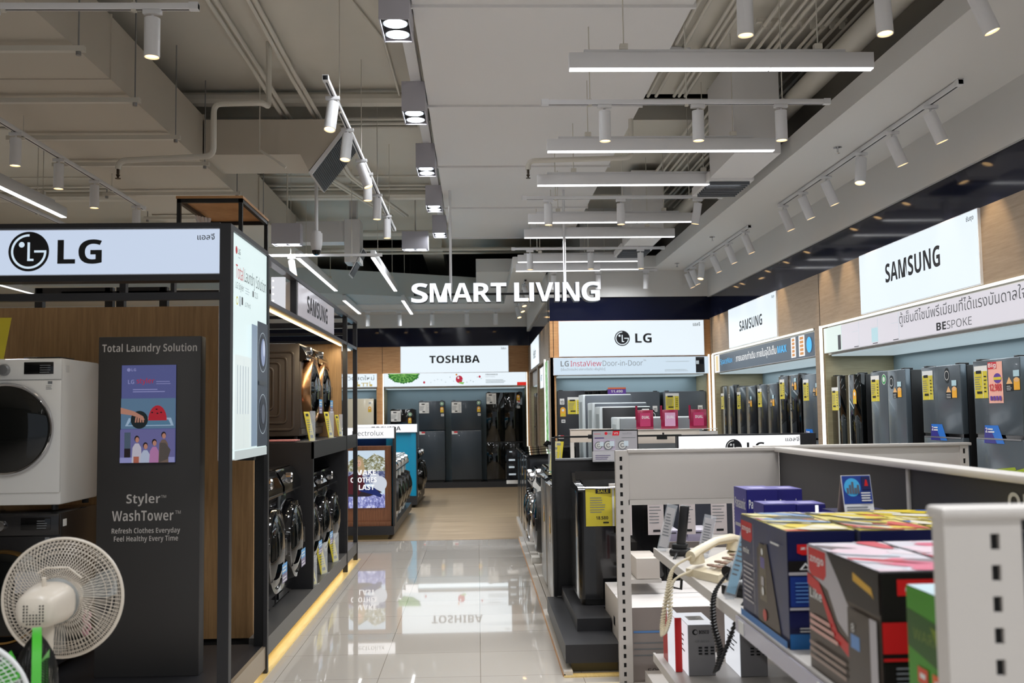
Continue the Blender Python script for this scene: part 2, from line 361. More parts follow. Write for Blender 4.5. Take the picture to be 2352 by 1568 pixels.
# banners across the recess fronts, each with the light panel behind it
def banner(label, u0, u1, z0, z1, wall, draw, face, out=0.0):
    t = wall_sign(label, u0, u1, z0, z1, wall[0], wall[1], draw, out, 'banner_sign', None, face, 0.06)
    return t
GB = emat('banner_grey', (76, 86, 98), 0.75); SKYB = mat('print_blue', (70, 170, 230), 0.5, emit=0.5); WP = emat('print_white', (240, 240, 240), 0.9)
GT = mat('print_dgrey', (70, 72, 78), 0.5); REDP = mat('print_red', (176, 24, 62), 0.5, emit=0.25); PALEG = mat('print_pale', (176, 188, 196), 0.5, emit=0.4); LEAFG = emat('leaf_dark', (44, 130, 44), 0.6); LEAFL = emat('leaf_light', (150, 214, 110), 0.7)
PINKP = emat('banner_pink', (226, 222, 230), 0.85); CREAMP = emat('banner_mint', (224, 238, 232), 0.9)
def d_bespoke(g, h, H):
    g.rect(-h, -h + .5, 0, H, CREAMP)
    for k in range(4):
        x = -h + .5 + k * .45; y = g.y
        g.rect(x, x + .008, H * .05, H * .95, PALEG); g.y = y
        if k == 0: g.rect(x - .1, x - .02, .0 + H * .05, H * .62, GT)
        else: g.rect(x - .12, x - .01, H * .04, H * .07, GT)
        if k == 2: g.rect(x - .14, x, H * .1, H * .6, emat('print_aqua', (190, 224, 232), 0.85))
        g.rect(x - .16, x, H * .62, H * .63, PALEG)
    g.text('ตู้เย็นดีไซน์พรีเมียมที่ได้แรงบันดาลใจมาจาก', -.38, 1.95, H * .43, H * .93, GT, -0.004)
    g.text('BE', .3, .46, H * .1, H * .34, INK, 0.03); g.text('SPOKE', .475, .86, H * .1, H * .34, GT, -0.006)
banner('long pale fridge banner with thin grey lettering under the big sign', -10.2, -5.7, 2.165, 2.42, RW, d_bespoke, PINKP, -0.01)
def d_spacemax(g, h, H):
    g.rect(-h, -h + .3, 0, H, WP); g.rect(-h + .08, -h + .22, .02, H - .02, emat('print_sand', (236, 210, 150), 0.8))
    g.text('SpaceMax', -h + .36, -h + 1.05, H * .32, H * .7, SKYB, 0.0)
    g.rect(-h + 1.16, -h + 1.164, H * .3, H * .75, PALEG)
    g.text('ภายนอกเท่าเดิม ภายในจุได้เต็ม', -h + 1.25, h - 1.35, H * .28, H * .8, WP, 0.02); g.text('MAX', h - 1.3, h - .95, H * .4, H * .72, SKYB, 0.01)
    for k, (x, ww) in enumerate(((h - .78, .17), (h - .5, .2))):
        g.rect(x, x + ww, H * .08, H * .95, WP); y = g.y
        for j in range(5): g.rect(x + .04, x + ww - .04, H * (.14 + .16 * j), H * (.25 + .16 * j), emat('print_orange', (230, 150, 50), 0.7)); g.y = y
        g.y -= .0006
    g.ell(h - .15, H * .5, .085, .085, SKYB)
banner('dark grey banner with blue and white lettering under the smaller sign', -14.98, -10.5, 2.155, 2.42, RW, d_spacemax, GB, -0.01)
def d_insta(g, h, H):
    g.text('LG', -h + .11, -h + .235, H * .5, H * .82, GREYTXT, 0.015); g.text('InstaView', -h + .26, -h + .735, H * .5, H * .82, REDP, 0.0)
    g.text('Door-in-Door', -h + .755, -h + 1.37, H * .5, H * .82, GREYTXT, -0.008); g.text('TM', -h + 1.38, -h + 1.42, H * .76, H * .84, GREYTXT)
    g.text('ตู้เย็นนวัตกรรมใหม่ แค่เคาะครั้งเดียว เพื่อดูสิ่งในตู้', -h + .11, -h + .79, H * .22, H * .42, GREYTXT, -.005)
    g.rect(h - .66, h - .3, H * .7, H * .73, PALEG); g.lines(h - .68, h - .3, H * .15, H * .3, 2, PALEG)
    g.rect(h - .2, h - .065, H * .06, H * .96, STEELB); g.rect(h - .145, h - .075, H * .55, H * .9, GLOSSB); g.rect(h - .195, h - .15, H * .55, H * .75, PALEG); g.rect(h - .2, h - .065, H * .47, H * .49, BLACK)
banner('white banner with grey and red thin lettering under the round logo sign', 1.165, 3.55, 2.155, 2.42, FW, d_insta, PANELB, 0.05)
def d_cabbage(g, h, H):
    pts = []
    for k in range(37):
        t = PI + PI * k / 36; r = 1 + .05 * math.sin(k * 2.9) + .03 * math.sin(k * 5.3); pts.append((-h + .43 + .34 * r * math.cos(t), H * .97 + H * .72 * r * math.sin(t)))
    g.poly(pts, LEAFG); y = g.y
    for k in range(9):
        a = PI * 1.04 + PI * .92 * k / 8
        for s in (0, 1):
            q = []
            for j in range(7):
                rr = (j / 6) * .93; aa = a + .12 * math.sin(j * 1.6 + k + s * 2) * (1 if s else -1)
                q.append((-h + .43 + .34 * rr * math.cos(aa), H * .97 + H * .72 * rr * math.sin(aa)))
            wd = .005; g.poly([(p[0] - wd, p[1]) for p in q] + [(p[0] + wd, p[1]) for p in reversed(q)], LEAFL); g.y = y - .0003 * (k + 1)
    for rr in (.35, .6, .82):
        q = [(-h + .43 + .34 * (rr + .03 * math.sin(k * 3)) * math.cos(PI + PI * k / 24), H * .97 + H * .72 * (rr + .03 * math.sin(k * 3)) * math.sin(PI + PI * k / 24)) for k in range(25)]
        g.poly(q + [(p[0] * 1.0, p[1] + .006) for p in reversed(q)], LEAFL)
    RD = emat('radish_red', (200, 40, 70), 0.75)
    g.ell(.09, H * .5, .075, H * .28, RD); g.ell(.07, H * .6, .02, H * .07, WP); g.poly([(.09, H * .3), (.2, H * .28), (.17, H * .12), (.08, H * .2)], LEAFL); g.ell(.03, H * .85, .02, H * .07, emat('print_orange', (230, 150, 50), 0.7))
    for x, z in ((-h + .87, H * .3), (.53, H * .68)): g.ell(x, z, .022, H * .09, RD)
    for k in range(14): g.ell(-.55 + .085 * k + random.random() * .04, H * (.25 + .5 * random.random()), .012, H * .04, PALEG, 8)
    g.text('FRESHNESS', .66, .92, H * .78, H * .88, GREYTXT, .01); g.text('MATTERS', .66, .86, H * .62, H * .71, PALEG, .0); g.lines(.66, 1.15, H * .2, H * .5, 3, PALEG)
    g.rect(h - .2, h, 0, H * .24, emat('print_scarlet', (226, 40, 30), 0.8))
banner('white banner with a green cabbage and red radish over the slate fridges', -2.015, 1.06, 2.185, 2.475, TW, d_cabbage, PANEL, 0.05)
def d_script(g, h, H):
    g.text('ครั้งแรกชีวิตสดใหม่', h - 1.2, h - .06, H * .52, H * .88, GT, -.006); y = g.y
    GO = emat('print_gold', (214, 190, 110), 0.75)
    for x in (h - .42, h - .16): g.rect(x, x + .06, H * .06, H * .22, GO); g.rect(x, x + .015, H * .06, H * .42, GO)
    g.rect(h - .34, h - .18, H * .28, H * .33, GO); g.rect(h - .3, h - .28, H * .06, H * .3, GO); g.rect(h - .22, h - .2, H * .06, H * .3, GO)
banner('white banner with handwritten grey script beside the cabbage banner', -4.68, -2.16, 2.185, 2.475, TW, d_script, PANEL, 0.05)
def d_green(g, h, H): g.rect(-h, h, 0, H, speckle('foliage_print', [(30, 90, 50), (120, 190, 110), (225, 240, 225)], 14, 0.4))
wall_sign('tall leafy green printed strip on the side wall pillar', -16.0, -15.45, .5, 2.4, *IW, d_green, .02)
wall_sign('small white hanging notice in the side recess', -17.2, -16.4, 2.0, 2.35, *IW, lambda g, h, H: g.text('HOT', -.2, .2, H * .35, H * .65, GREYTXT, .02), .03)

def strip(label, a, b, r=0.009, m=None, group='white light strips framing the recesses'):
    mb = MB(); mb.box(min(a[0], b[0]) - r, max(a[0], b[0]) + r, min(a[1], b[1]) - r, max(a[1], b[1]) + r, min(a[2], b[2]) - r, max(a[2], b[2]) + r)
    o = mb.build('led_strip', m or LEDSTRIP); tag(o, label, 'light', group); return o
strip('glowing white strip along the top of the pale banner', (3.588, 10.22, 2.44), (3.588, 5.62, 2.44))
strip('glowing white upright strip on the pillar before the pale banner', (3.588, 10.24, 0.1), (3.588, 10.24, 2.44), 0.013)
strip('glowing white strip along the top of the dark grey banner', (3.588, 15.02, 2.44), (3.588, 10.5, 2.44))
strip('glowing white upright strip at the far corner by the dark grey banner', (3.588, 15.04, 0.1), (3.588, 15.04, 2.42), 0.014)
strip('glowing white upright strip at the end of the red lettered banner', (3.565, 15.185, 0.1), (3.565, 15.185, 2.44), 0.01)
strip('glowing white upright strip inside the side wall corner', (1.105, 16.2, 0.1), (1.105, 16.2, 2.44), 0.014)
struct('wall_inner', MB().box(1.115, 1.18, 15.2, 16.05, 0, 2.43), MATS['oak_wall']); struct('wall_inner', MB().box(1.115, 1.18, 15.45, 16.05, 2.43, 3.0), MATS['oak_wall']); struct('wall_inner', MB().box(1.115, 1.18, 15.46, 16.05, 3.0, 3.35), NAVY); struct('wall_inner', MB().box(1.09, 1.18, 15.46, 16.05, 3.35, 3.75), GYPS)
strip('thin glowing upright strip between the script and cabbage banners', (-2.03, 21.585, 0.1), (-2.03, 21.585, 2.46), 0.008)
strip('thin glowing upright strip at the end of the cabbage banner', (1.073, 21.585, 0.1), (1.073, 21.585, 2.46), 0.008)
LIGHTP = emat('recess_light', (214, 234, 242), 0.5)
def recess_light(label, x0, x1, y0, y1, z, power):
    t = thing('recess_light_panel', label, 'light', ((x0 + x1) / 2, (y0 + y1) / 2, z))
    hx, hy = (x1 - x0) / 2, (y1 - y0) / 2
    MB().box(-hx, hx, -hy, hy, -.012, 0).build('diffuser', LIGHTP, t)
    area_light('recess_lamp', (0, 0, -.03), 2 * hx * .9, 2 * hy * .95, power, (.86, .95, 1.0), t)
recess_light('glowing ceiling panel in the recess of pale fridge banner', 3.68, 4.33, 5.65, 10.2, 2.148, 13)
recess_light('glowing ceiling panel in the recess of dark grey banner', 3.68, 4.33, 10.5, 15.0, 2.148, 13)
recess_light('glowing ceiling panel in the recess under the round logo', 1.25, 3.5, 15.28, 15.92, 2.148, 7)
recess_light('glowing ceiling panel in the recess of the cabbage banner', -1.98, 1.03, 21.68, 22.25, 2.148, 3.5)
recess_light('glowing ceiling panel in the recess of the script banner', -4.6, -2.2, 21.68, 22.25, 2.148, 5)
recess_light('glowing ceiling panel in the side wall recess', 1.2, 1.78, 18.7, 21.2, 2.148, 5)

# ---------------------------------------------------------------- refrigerators
def decal(t, kind, x, z, y=-0.0015, s=1.0, name=None):
    g = Gfx(y)
    if kind == 'yellow':      # two column sale card in a clear sleeve
        g.rect(x, x + .2 * s, z - .42 * s, z, PAPER); g.rect(x + .004, x + .125 * s, z - .42 * s, z - .07 * s, YELLOW); g.rect(x + .132 * s, x + .196 * s, z - .42 * s, z - .07 * s, YELLOW)
        g.rect(x + .03 * s, x + .11 * s, z - .1 * s, z - .06 * s, INK); g.lines(x + .015 * s, x + .11 * s, z - .3 * s, z - .12 * s, 6, GREYTXT, .3); g.rect(x + .04 * s, x + .115 * s, z - .36 * s, z - .33 * s, INK); g.lines(x + .15 * s, x + .185 * s, z - .34 * s, z - .1 * s, 5, INK, .3)
        n = 'price_card'
    elif kind == 'white':
        g.rect(x, x + .21 * s, z - .23 * s, z, PAPER); g.rect(x + .05 * s, x + .12 * s, z - .05 * s, z - .025 * s, INK); g.lines(x + .01 * s, x + .12 * s, z - .17 * s, z - .07 * s, 5, GREYTXT, .4); g.rect(x + .07 * s, x + .125 * s, z - .21 * s, z - .185 * s, INK); g.rect(x + .138 * s, x + .14 * s, z - .23 * s, z, GREYTXT); g.lines(x + .15 * s, x + .2 * s, z - .2 * s, z - .03 * s, 6, GREYTXT, .3)
        n = 'price_card'
    elif kind == 'energy':
        g.poly([(x + .035 * s + .035 * s * math.cos(PI * k / 10), z - .035 * s + .035 * s * math.sin(PI * k / 10)) for k in range(11)] + [(x, z - .12 * s), (x + .07 * s, z - .12 * s)], ORANGE)
        g.ell(x + .035 * s, z - .04 * s, .016 * s, .016 * s, PAPER, 14); g.rect(x + .01 * s, x + .06 * s, z - .115 * s, z - .08 * s, YELLOW); n = 'energy_label'
    elif kind == 'round':
        g.ell(x, z, .04 * s, .04 * s, PAPER); g.ell(x, z, .035 * s, .035 * s, mat('sticker_green', (40, 150, 80), .5)); g.ell(x, z, .02 * s, .02 * s, PAPER); n = 'round_sticker'
    elif kind == 'dark':
        g.ell(x, z, .035 * s, .05 * s, mat('sticker_dark', (30, 36, 40), .4)); g.arc(x, z, .027 * s, .031 * s, 0, 360, PAPER, 20); n = 'round_sticker'
    elif kind == 'ten':
        g.rect(x, x + .07 * s, z - .09 * s, z, PAPER); g.text('10', x + .012 * s, x + .058 * s, z - .08 * s, z - .03 * s, INK, .03); n = 'warranty_sticker'
    elif kind == 'small':
        g.rect(x, x + .06 * s, z - .05 * s, z, PAPER); g.rect(x + .01 * s, x + .05 * s, z - .035 * s, z - .015 * s, GREYTXT); n = 'small_sticker'
    elif kind == 'redsmall':
        g.rect(x, x + .12 * s, z - .07 * s, z, PAPER); g.rect(x + .045 * s, x + .12 * s, z - .045 * s, z, mat('sticker_red', (200, 50, 60), .5)); n = 'small_sticker'
    elif kind == 'trio':      # column of warning and energy stickers
        g.poly([(x, z - .17 * s), (x + .035 * s, z - .08 * s), (x + .075 * s, z - .17 * s)], mat('tag_peach', (226, 178, 120), .5)); g.rect(x - .005 * s, x + .08 * s, z - .26 * s, z - .17 * s, INK); g.lines(x + .005 * s, x + .07 * s, z - .25 * s, z - .18 * s, 3, PAPER, .3)
        g.rect(x + .09 * s, x + .16 * s, z - .25 * s, z - .11 * s, ORANGE); g.ell(x + .125 * s, z - .12 * s, .03 * s, .03 * s, mat('tag_peach', (226, 178, 120), .5)); g.rect(x + .09 * s, x + .16 * s, z - .08 * s, z, mat('sticker_pale', (176, 206, 216), .5)); n = 'energy_label'
    elif kind == 'offer':     # pink special price sheet
        g.rect(x, x + .26 * s, z - .75 * s, z, mat('sheet_pink', (236, 176, 160), .5)); g.rect(x, x + .16 * s, z - .13 * s, z, mat('sticker_red', (200, 50, 60), .5)); g.text('Big', x + .01 * s, x + .15 * s, z - .12 * s, z - .02 * s, PAPER, .02); g.ell(x + .17 * s, z - .3 * s, .07 * s, .09 * s, mat('print_violet', (96, 60, 150), .5)); g.rect(x + .1 * s, x + .24 * s, z - .33 * s, z - .28 * s, YELLOW)
        g.text('12,988', x + .02 * s, x + .24 * s, z - .55 * s, z - .4 * s, mat('sticker_red', (200, 50, 60), .5), .03)
        for k in range(4): g.rect(x + (.03 + .055 * k) * s, x + (.07 + .055 * k) * s, z - .7 * s, z - .62 * s, mat('print_violet', (96, 60, 150), .5))
        n = 'offer_sheet'
    elif kind == 'promo':
        g.poly([(x, z - .3 * s), (x + .02 * s, z), (x + .22 * s, z), (x + .3 * s, z - .3 * s)], mat('promo_blue', (28, 110, 200), .3)); g.poly([(x + .005 * s, z - .3 * s), (x + .018 * s, z - .02 * s), (x + .12 * s, z - .1 * s), (x + .19 * s, z - .3 * s)], mat('promo_navy', (44, 40, 130), .3)); g.text('2', x + .03 * s, x + .06 * s, z - .12 * s, z - .04 * s, PAPER, .03); g.lines(x + .07 * s, x + .17 * s, z - .12 * s, z - .03 * s, 2, PAPER, .5); n = 'promotion_sheet'
    elif kind == 'produce':
        PG = mat('produce_green', (150, 170, 40), .4); PR = mat('produce_red', (196, 34, 24), .35)
        for k in range(7): g.poly([(x, z - .02 - .035 * k * s), (x + .2 * s, z + .03 - .03 * k * s), (x + .21 * s, z - .0 - .03 * k * s), (x + .01, z - .05 - .035 * k * s)], PG)
        g.poly([(x + .12 * s, z - .05 * s), (x + .3 * s, z + .04 * s), (x + .31 * s, z - .02 * s), (x + .14 * s, z - .1 * s)], PG)
        g.ell(x + .17 * s, z - .22 * s, .075 * s, .13 * s, PR); g.ell(x + .27 * s, z - .2 * s, .075 * s, .12 * s, PR); g.ell(x + .15 * s, z - .18 * s, .012 * s, .04 * s, mat('tag_peach', (226, 178, 120), .5)); g.text('2in', x - .04 * s, x + .08 * s, z - .42 * s, z - .34 * s, PAPER, .02); n = 'produce_picture'
    fz, fx = {'yellow': (.56, .95), 'trio': (.54, 1.1), 'offer': (.52, 1.0), 'promo': (.5, 1.1), 'produce': (.6, 1.5)}.get(kind, (1, 1))
    g.mb.v = [(x + (v[0] - x) * fx, v[1], z + (v[2] - z) * fz) for v in g.mb.v]
    return g.build(n, t)
def fridge(label, loc, rot, w, h, style, dm, decals=(), d=0.62, body=None, split=.36, group=None, handle=True, dm2=None):
    """front face at local y=0"""
    t = thing('refrigerator', label, 'refrigerator', loc, rot, group); hw = w / 2; body = body or BLACK
    MB().box(-hw + .004, hw - .004, .055, d, .02, h - .006, bev=.006).build('cabinet', body, t)
    MB().box(-hw + .02, hw - .02, .03, .06, 0, .05).build('kick_plate', DEEP, t)
    zt = h * (1 - split)
    def door(x0, x1, z0, z1, m, n='door'):
        return MB().box(x0, x1, 0, .052, z0, z1, bev=.007).build(n, m, t)
    if style == 'two':
        ds = [door(-hw, hw, .05, zt - .02, dm), door(-hw, hw, zt + .006, h, dm)]
        MB().box(-hw + .006, hw - .006, .012, .05, zt - .035, zt + .02).build('handle_recess', GLOSSB, t)
        MB().box(-hw + .02, hw - .02, -.004, .01, zt - .028, zt - .018).build('handle_trim', STEELS, ds[0])
        pick = lambda x, z: ds[1] if z > zt else ds[0]
    elif style == 'four':
        c = 0.003
        ds = [door(-hw, -c, .05, zt - .008, dm), door(c, hw, .05, zt - .008, dm2 or dm), door(-hw, -c, zt + .008, h, dm), door(c, hw, zt + .008, h, dm2 or dm)]
        MB().box(-hw + .01, hw - .01, .004, .05, zt - .03, zt + .03).build('handle_recess', DEEP, t)
        if handle:
            MB().box(-.12, -.03, -.003, .01, zt - .016, zt - .01).build('handle_trim', STEELS, ds[0]); MB().box(.03, .12, -.003, .01, zt - .016, zt - .01).build('handle_trim', STEELS, ds[1])
        pick = lambda x, z: ds[(1 if x > -.01 else 0) + (2 if z > zt else 0)]
    else:
        ds = [door(-hw, -.004, .05, h, dm), door(.004, hw, .05, h, dm2 or dm)]
        MB().box(-.05, .05, .006, .05, .1, h - .05).build('handle_recess', DEEP, t)
        pick = lambda x, z: ds[1 if x > -.01 else 0]
    for dd in decals: decal(pick(dd[1], dd[2] - .05), *dd)
    MB().box(-hw + .03, -hw + .09, .01, .09, h - .006, h + .012, bev=.004).box(hw - .09, hw - .03, .01, .09, h - .006, h + .012, bev=.004).build('hinge_cover', BLACK, t)
    return t
CREAMD = mat('cream_glass', (222, 214, 192), .15, coat=.5)
B = .12
# far wall
fridge('small black fridge, shortest one under the cabbage banner', (-1.62, 21.62, B), 0, .52, 1.58, 'two', GLOSSB, [('white', -.25, 1.55), ('round', .16, 1.47), ('energy', .12, 1.40)])
fridge('slate two door fridge beside the small black fridge', (-.99, 21.62, B), 0, .56, 1.75, 'two', SLATE, [('white', -.27, 1.72), ('round', .22, 1.69), ('energy', .185, 1.62), ('small', .2, 1.47), ('redsmall', -.27, 1.1)])
fridge('slate two door fridge between its twin and the black glass fridge', (-.245, 21.62, B), 0, .65, 1.75, 'two', SLATE, [('white', -.315, 1.72), ('round', .27, 1.70), ('energy', .235, 1.62), ('small', .25, 1.47), ('redsmall', -.315, 1.1)])
fridge('tall black glass four door fridge by the far corner', (.58, 21.62, B), 0, .79, 1.92, 'four', DGLASS, [('white', -.385, 1.9), ('energy', .27, 1.86), ('redsmall', .27, 1.73, -.0015, .6), ('small', .28, 1.62)], split=.56, handle=False)
fridge('cream glass fridge under the script banner', (-2.52, 21.62, B), 0, .56, 1.82, 'two', CREAMD, [('small', .17, 1.75), ('energy', .16, 1.65)], body=BLACK, split=.45)
fridge('dark fridge behind the frame posts beside the cream fridge', (-3.3, 21.62, B), 0, .7, 1.8, 'side', SLATE, [('white', -.3, 1.7)])
# end wall under the round logo sign
fridge('graphite side-by-side fridge with one black glass door', (1.65, 15.25, B), 0, .86, 1.8, 'side', STEELB, [('yellow', -.27, 1.7, -.0015, 1.1), ('ten', -.39, 1.68), ('energy', -.385, 1.55, -.0015, 1.2), ('small', -.37, 1.36), ('redsmall', -.42, 1.12, -.0015, .7)], dm2=DGLASS)
fridge('grey steel fridge half hidden behind the stacked demo units', (2.47, 15.25, B), 0, .66, 1.77, 'two', STEELD, [('ten', .22, 1.55), ('dark', .2, 1.4, -.0015, 2)], split=.34)
fridge('grey steel fridge with yellow sale card beside the corner light strip', (3.19, 15.25, B), 0, .66, 1.77, 'two', STEELD, [('yellow', -.3, 1.74, -.0015, 1.1), ('ten', .2, 1.55), ('energy', .18, 1.42, -.0015, 1.3), ('small', .22, 1.22)], split=.34)
# right hand wall: dark grey banner, then pale banner
def rf(label, y0, y1, top, style, dm, dec, **k):
    return fridge(label, (3.665, (y0 + y1) / 2, B), -90, abs(y1 - y0), top - B, style, dm, dec, **k)
rf('dark fridge at the end of the recess, beside the corner light strip', 14.92, 14.14, 1.94, 'side', BLKST, [('yellow', -.36, 1.72), ('small', .1, 1.7)])
rf('dark four door fridge, second from the corner light strip', 13.98, 13.02, 1.905, 'four', BLKST, [('yellow', -.46, 1.72), ('trio', .12, 1.65)], split=.43)
rf('dark side-by-side fridge in the middle of the dark grey banner recess', 12.94, 12.04, 1.91, 'side', BLKST, [('yellow', -.43, 1.74), ('trio', .12, 1.65), ('dark', .05, 1.72)])
rf('tall glossy fridge wrapped in clear film under the orange prints', 12.0, 11.2, 1.99, 'four', GLOSSB, [('yellow', -.36, 1.83), ('trio', .1, 1.83), ('dark', .06, 1.5)], split=.45)
rf('glossy two door fridge with blue promotion sheet beside the pillar', 11.12, 10.54, 1.975, 'two', GREYDOOR, [('yellow', -.26, 1.8), ('promo', -.24, 1.25), ('trio', .06, 1.75)], split=.38)
rf('black glass side-by-side fridge beside the glowing pillar strip', 10.2, 9.42, 1.925, 'side', DGLASS, [('yellow', -.38, 1.69), ('energy', .2, 1.66, -.0015, 1.2)])
rf('grey side-by-side fridge with green sticker, second from the glowing pillar', 9.17, 8.42, 1.925, 'side', GREYDOOR, [('yellow', -.36, 1.77), ('round', -.06, 1.73, -.0015, 1.2), ('dark', .1, 1.7, -.0015, 1.2), ('trio', .13, 1.7)])
rf('grey two door fridge with blue promotion sheet, third from the glowing pillar', 8.1, 7.44, 1.92, 'two', GREYDOOR, [('yellow', -.31, 1.77), ('dark', .12, 1.72, -.0015, 1.2), ('trio', .1, 1.68), ('promo', -.2, 1.34, -.0015, .85), ('produce', -.08, 1.08, -.0015, .8)], split=.3)
rf('grey two door fridge with pink offer sheet reading 12,988', 7.24, 6.6, 1.93, 'two', GREYDOOR, [('yellow', -.3, 1.77), ('offer', -.1, 1.79, -.0015, .75), ('trio', .14, 1.72), ('promo', -.2, 1.34, -.0015, .85), ('produce', -.1, 1.04, -.0015, 1.0)], split=.3)
# side wall fridges by the far corner
fridge('tall black glass fridge seen edge-on in the side recess', (1.16, 20.2, B), -90, .9, 1.85, 'four', DGLASS, [], handle=False)
fridge('black glass fridge seen edge-on nearer the end wall', (1.16, 19.2, B), -90, .8, 1.8, 'side', DGLASS, [])
# ---------------------------------------------------------------- ceiling fixtures
def bar_lamp(label, x0, x1, y, z, seam=None, power=26, group='bar lamps over the aisle', rods=(.18, .82), top=4.75):
    """suspended linear lamp running along x; z is the height of its glowing underside"""
    t = thing('bar_lamp', label, 'lamp', ((x0 + x1) / 2, y, z), 0, group); h = (x1 - x0) / 2
    MB().box(-h, h, -.032, .032, .0, .1, bev=.003).build('housing', LAMPW, t)
    m = MB(); s = (seam - (x0 + x1) / 2) if seam else 0
    m.box(-h + .004, s - .004, -.027, .027, -.006, .002).box(s + .004, h - .004, -.027, .027, -.006, .002); m.build('diffuser', LEDW, t)
    MB().box(-h * .9, h * .82, -.012, .012, .1, .125).build('mounting_rail', LAMPW, t)
    for f in rods:
        x = -h + 2 * h * f
        MB().box(x - .025, x + .025, -.02, .02, .125, .16).cyl((x, 0, .15), (x, 0, top - z), .004, n=6).build('suspension_rod', PIPE, t)
    area_light('lamp_light', (0, 0, -.02), 2 * h * .98, .06, power * 1.55, (.95, .97, 1.0), t, spread=150)
    return t
for k, (y, x0, x1) in enumerate([(6.12, .6, 2.54), (8.1, .6, 2.5), (9.33, .59, 2.54), (11.2, .6, 2.5), (12.17, .6, 2.47)]):
    bar_lamp('white bar lamp, %s from the camera over the white shelving' % ORD[k], x0, x1, y, 3.75, x0 + 1.25 * (x1 - x0) / 1.9, group=None)
bar_lamp('white bar lamp, sixth from the camera over the white shelving', .6, 2.38, 14.16, 3.75, 1.75, 13, None)
bar_lamp('short white bar lamp just above the end of the sign letters', .58, 1.82, 15.2 - .75, 3.66, 1.3, 6, None)
bar_lamp('short white bar lamp offset behind the sixth one', 1.8, 2.42, 14.62, 3.7, 2.1, 4, None)
for k, y in enumerate((3.6, 1.2, -1.2, -3.6, -6)):
    bar_lamp('white bar lamp hanging behind the photographer, %s row' % ORD[k], .6, 2.54, y, 3.75, 1.8, 26, None)
def long_lamp(label, x, y0, y1, z, power=24, group=None):
    """the same lamp running along y"""
    t = bar_lamp(label, -(y1 - y0) / 2, (y1 - y0) / 2, 0, z, None, power, group); t.location = (x, (y0 + y1) / 2, z); t.rotation_euler = (0, 0, PI / 2); return t
long_lamp('long bar lamp over the display stand with round logo', -4.3, 7.6, 10.45, 3.7, 20)
long_lamp('long bar lamp beyond the dome camera', -2.38, 13.3, 16.9, 3.7, 34)
long_lamp('long bar lamp between the dome camera and the hanging letters', -1.38, 13.3, 17.0, 3.7, 34)
long_lamp('short bar lamp behind the one past the dome camera', -2.39, 18.0, 20.4, 3.66, 22)
long_lamp('short bar lamp beside the first hanging letter', -1.34, 18.1, 20.6, 3.66, 22)
long_lamp('bar lamp glimpsed through the gap in the stand frame', -7.45, 12.5, 16.9, 3.7, 34)
long_lamp('distant bar lamp glimpsed through the stand frame, middle of the gap', -7.3, 20.0, 22.4, 3.7, 20)
long_lamp('bar lamp behind the stand near the side wall', -10.5, 4, 12, 3.7, 30)
long_lamp('bar lamp over the aisle behind the photographer', -1.9, -5, -2.2, 3.7, 34)
long_lamp('bar lamp over the aisle just behind the photographer', -1.9, 0.2, 3.0, 3.7, 30)

def track(label, p0, p1, z, group=None, rods=2, top=4.75):
    """ceiling track rail; top is what its rods hang from"""
    p0 = Vector((*p0, z)); p1 = Vector((*p1, z)); c = (p0 + p1) / 2; d = (p1 - p0); L = d.length; d.normalize()
    t = thing('lamp_track', label, 'lamp track', c, math.degrees(math.atan2(d.y, d.x)), group)
    MB().box(-L / 2, L / 2, -.018, .018, 0, .034, bev=.002).build('rail', LAMPW, t)
    MB().box(-L / 2 + .03, L / 2 - .03, -.006, .006, -.0012, .002).build('slot', BLACK, t)
    MB().box(-L / 2, -L / 2 + .05, -.02, .02, -.002, .038).box(L / 2 - .05, L / 2, -.02, .02, -.002, .038).build('end_cap', LAMPW, t)
    if top > z + .05:
        for k in range(rods):
            x = -L / 2 + L * (k + .5) / rods
            MB().cyl((x, 0, .03), (x, 0, top - z), .004, n=6).box(x - .012, x + .012, -.012, .012, -.012, .04).build('suspension_rod', PIPE, t)
    return t
LENS = emat('lens_warm', (255, 208, 146), 3.4); LENSOFF = mat('lens_off', (200, 200, 196), .3)
def spot(label, loc, d=(0, 0, -1), power=14, group=None, lit=True, size=1.0, col=(1, .84, .62), ang=70):
    """track spotlight under the rail at loc; d is where its barrel points"""
    t = thing('track_spotlight', label, 'spotlight', loc, 0, group); d = Vector(d).normalized(); s = size
    MB().box(-.05 * s, .05 * s, -.016, .016, -.026, -.001, bev=.003).build('adapter', LAMPW, t)
    MB().cyl((.0, 0, -.022), (0, 0, -.085 * s), .008, n=8).build('stem', LAMPW, t)
    top = Vector((0, 0, -.075 * s)); a = top - d * .03; b = top + d * .19 * s; r = .042 * s
    Q = d.to_track_quat('Z', 'Y').to_matrix().to_4x4(); Q.translation = a; L = (b - a).length
    br = MB().lathe([(r * .5, 0), (r, .004), (r, L), (r * .9, L), (r * .88, L - .012), (r * .5, L - .013), (r * .4, .002)], n=24, cap=False).xform(Q).build('barrel', LAMPW, t)
    MB().lathe([(0, L - .0125), (r * .885, L - .0125), (r * .885, L - .009), (0, L - .0085)], n=20).xform(Q).build('lens', LENS if lit else LENSOFF, br)
    if lit and power:
        l = bpy.data.lights.new('spot_light', 'SPOT'); l.energy = power; l.color = col; l.spot_size = math.radians(ang); l.spot_blend = .7; l.shadow_soft_size = .012
        o = bpy.data.objects.new('spot_light', l); COL.objects.link(o); o.parent = t; o.location = b + d * .006
        o.rotation_euler = d.to_track_quat('-Z', 'Y').to_euler()
    return t
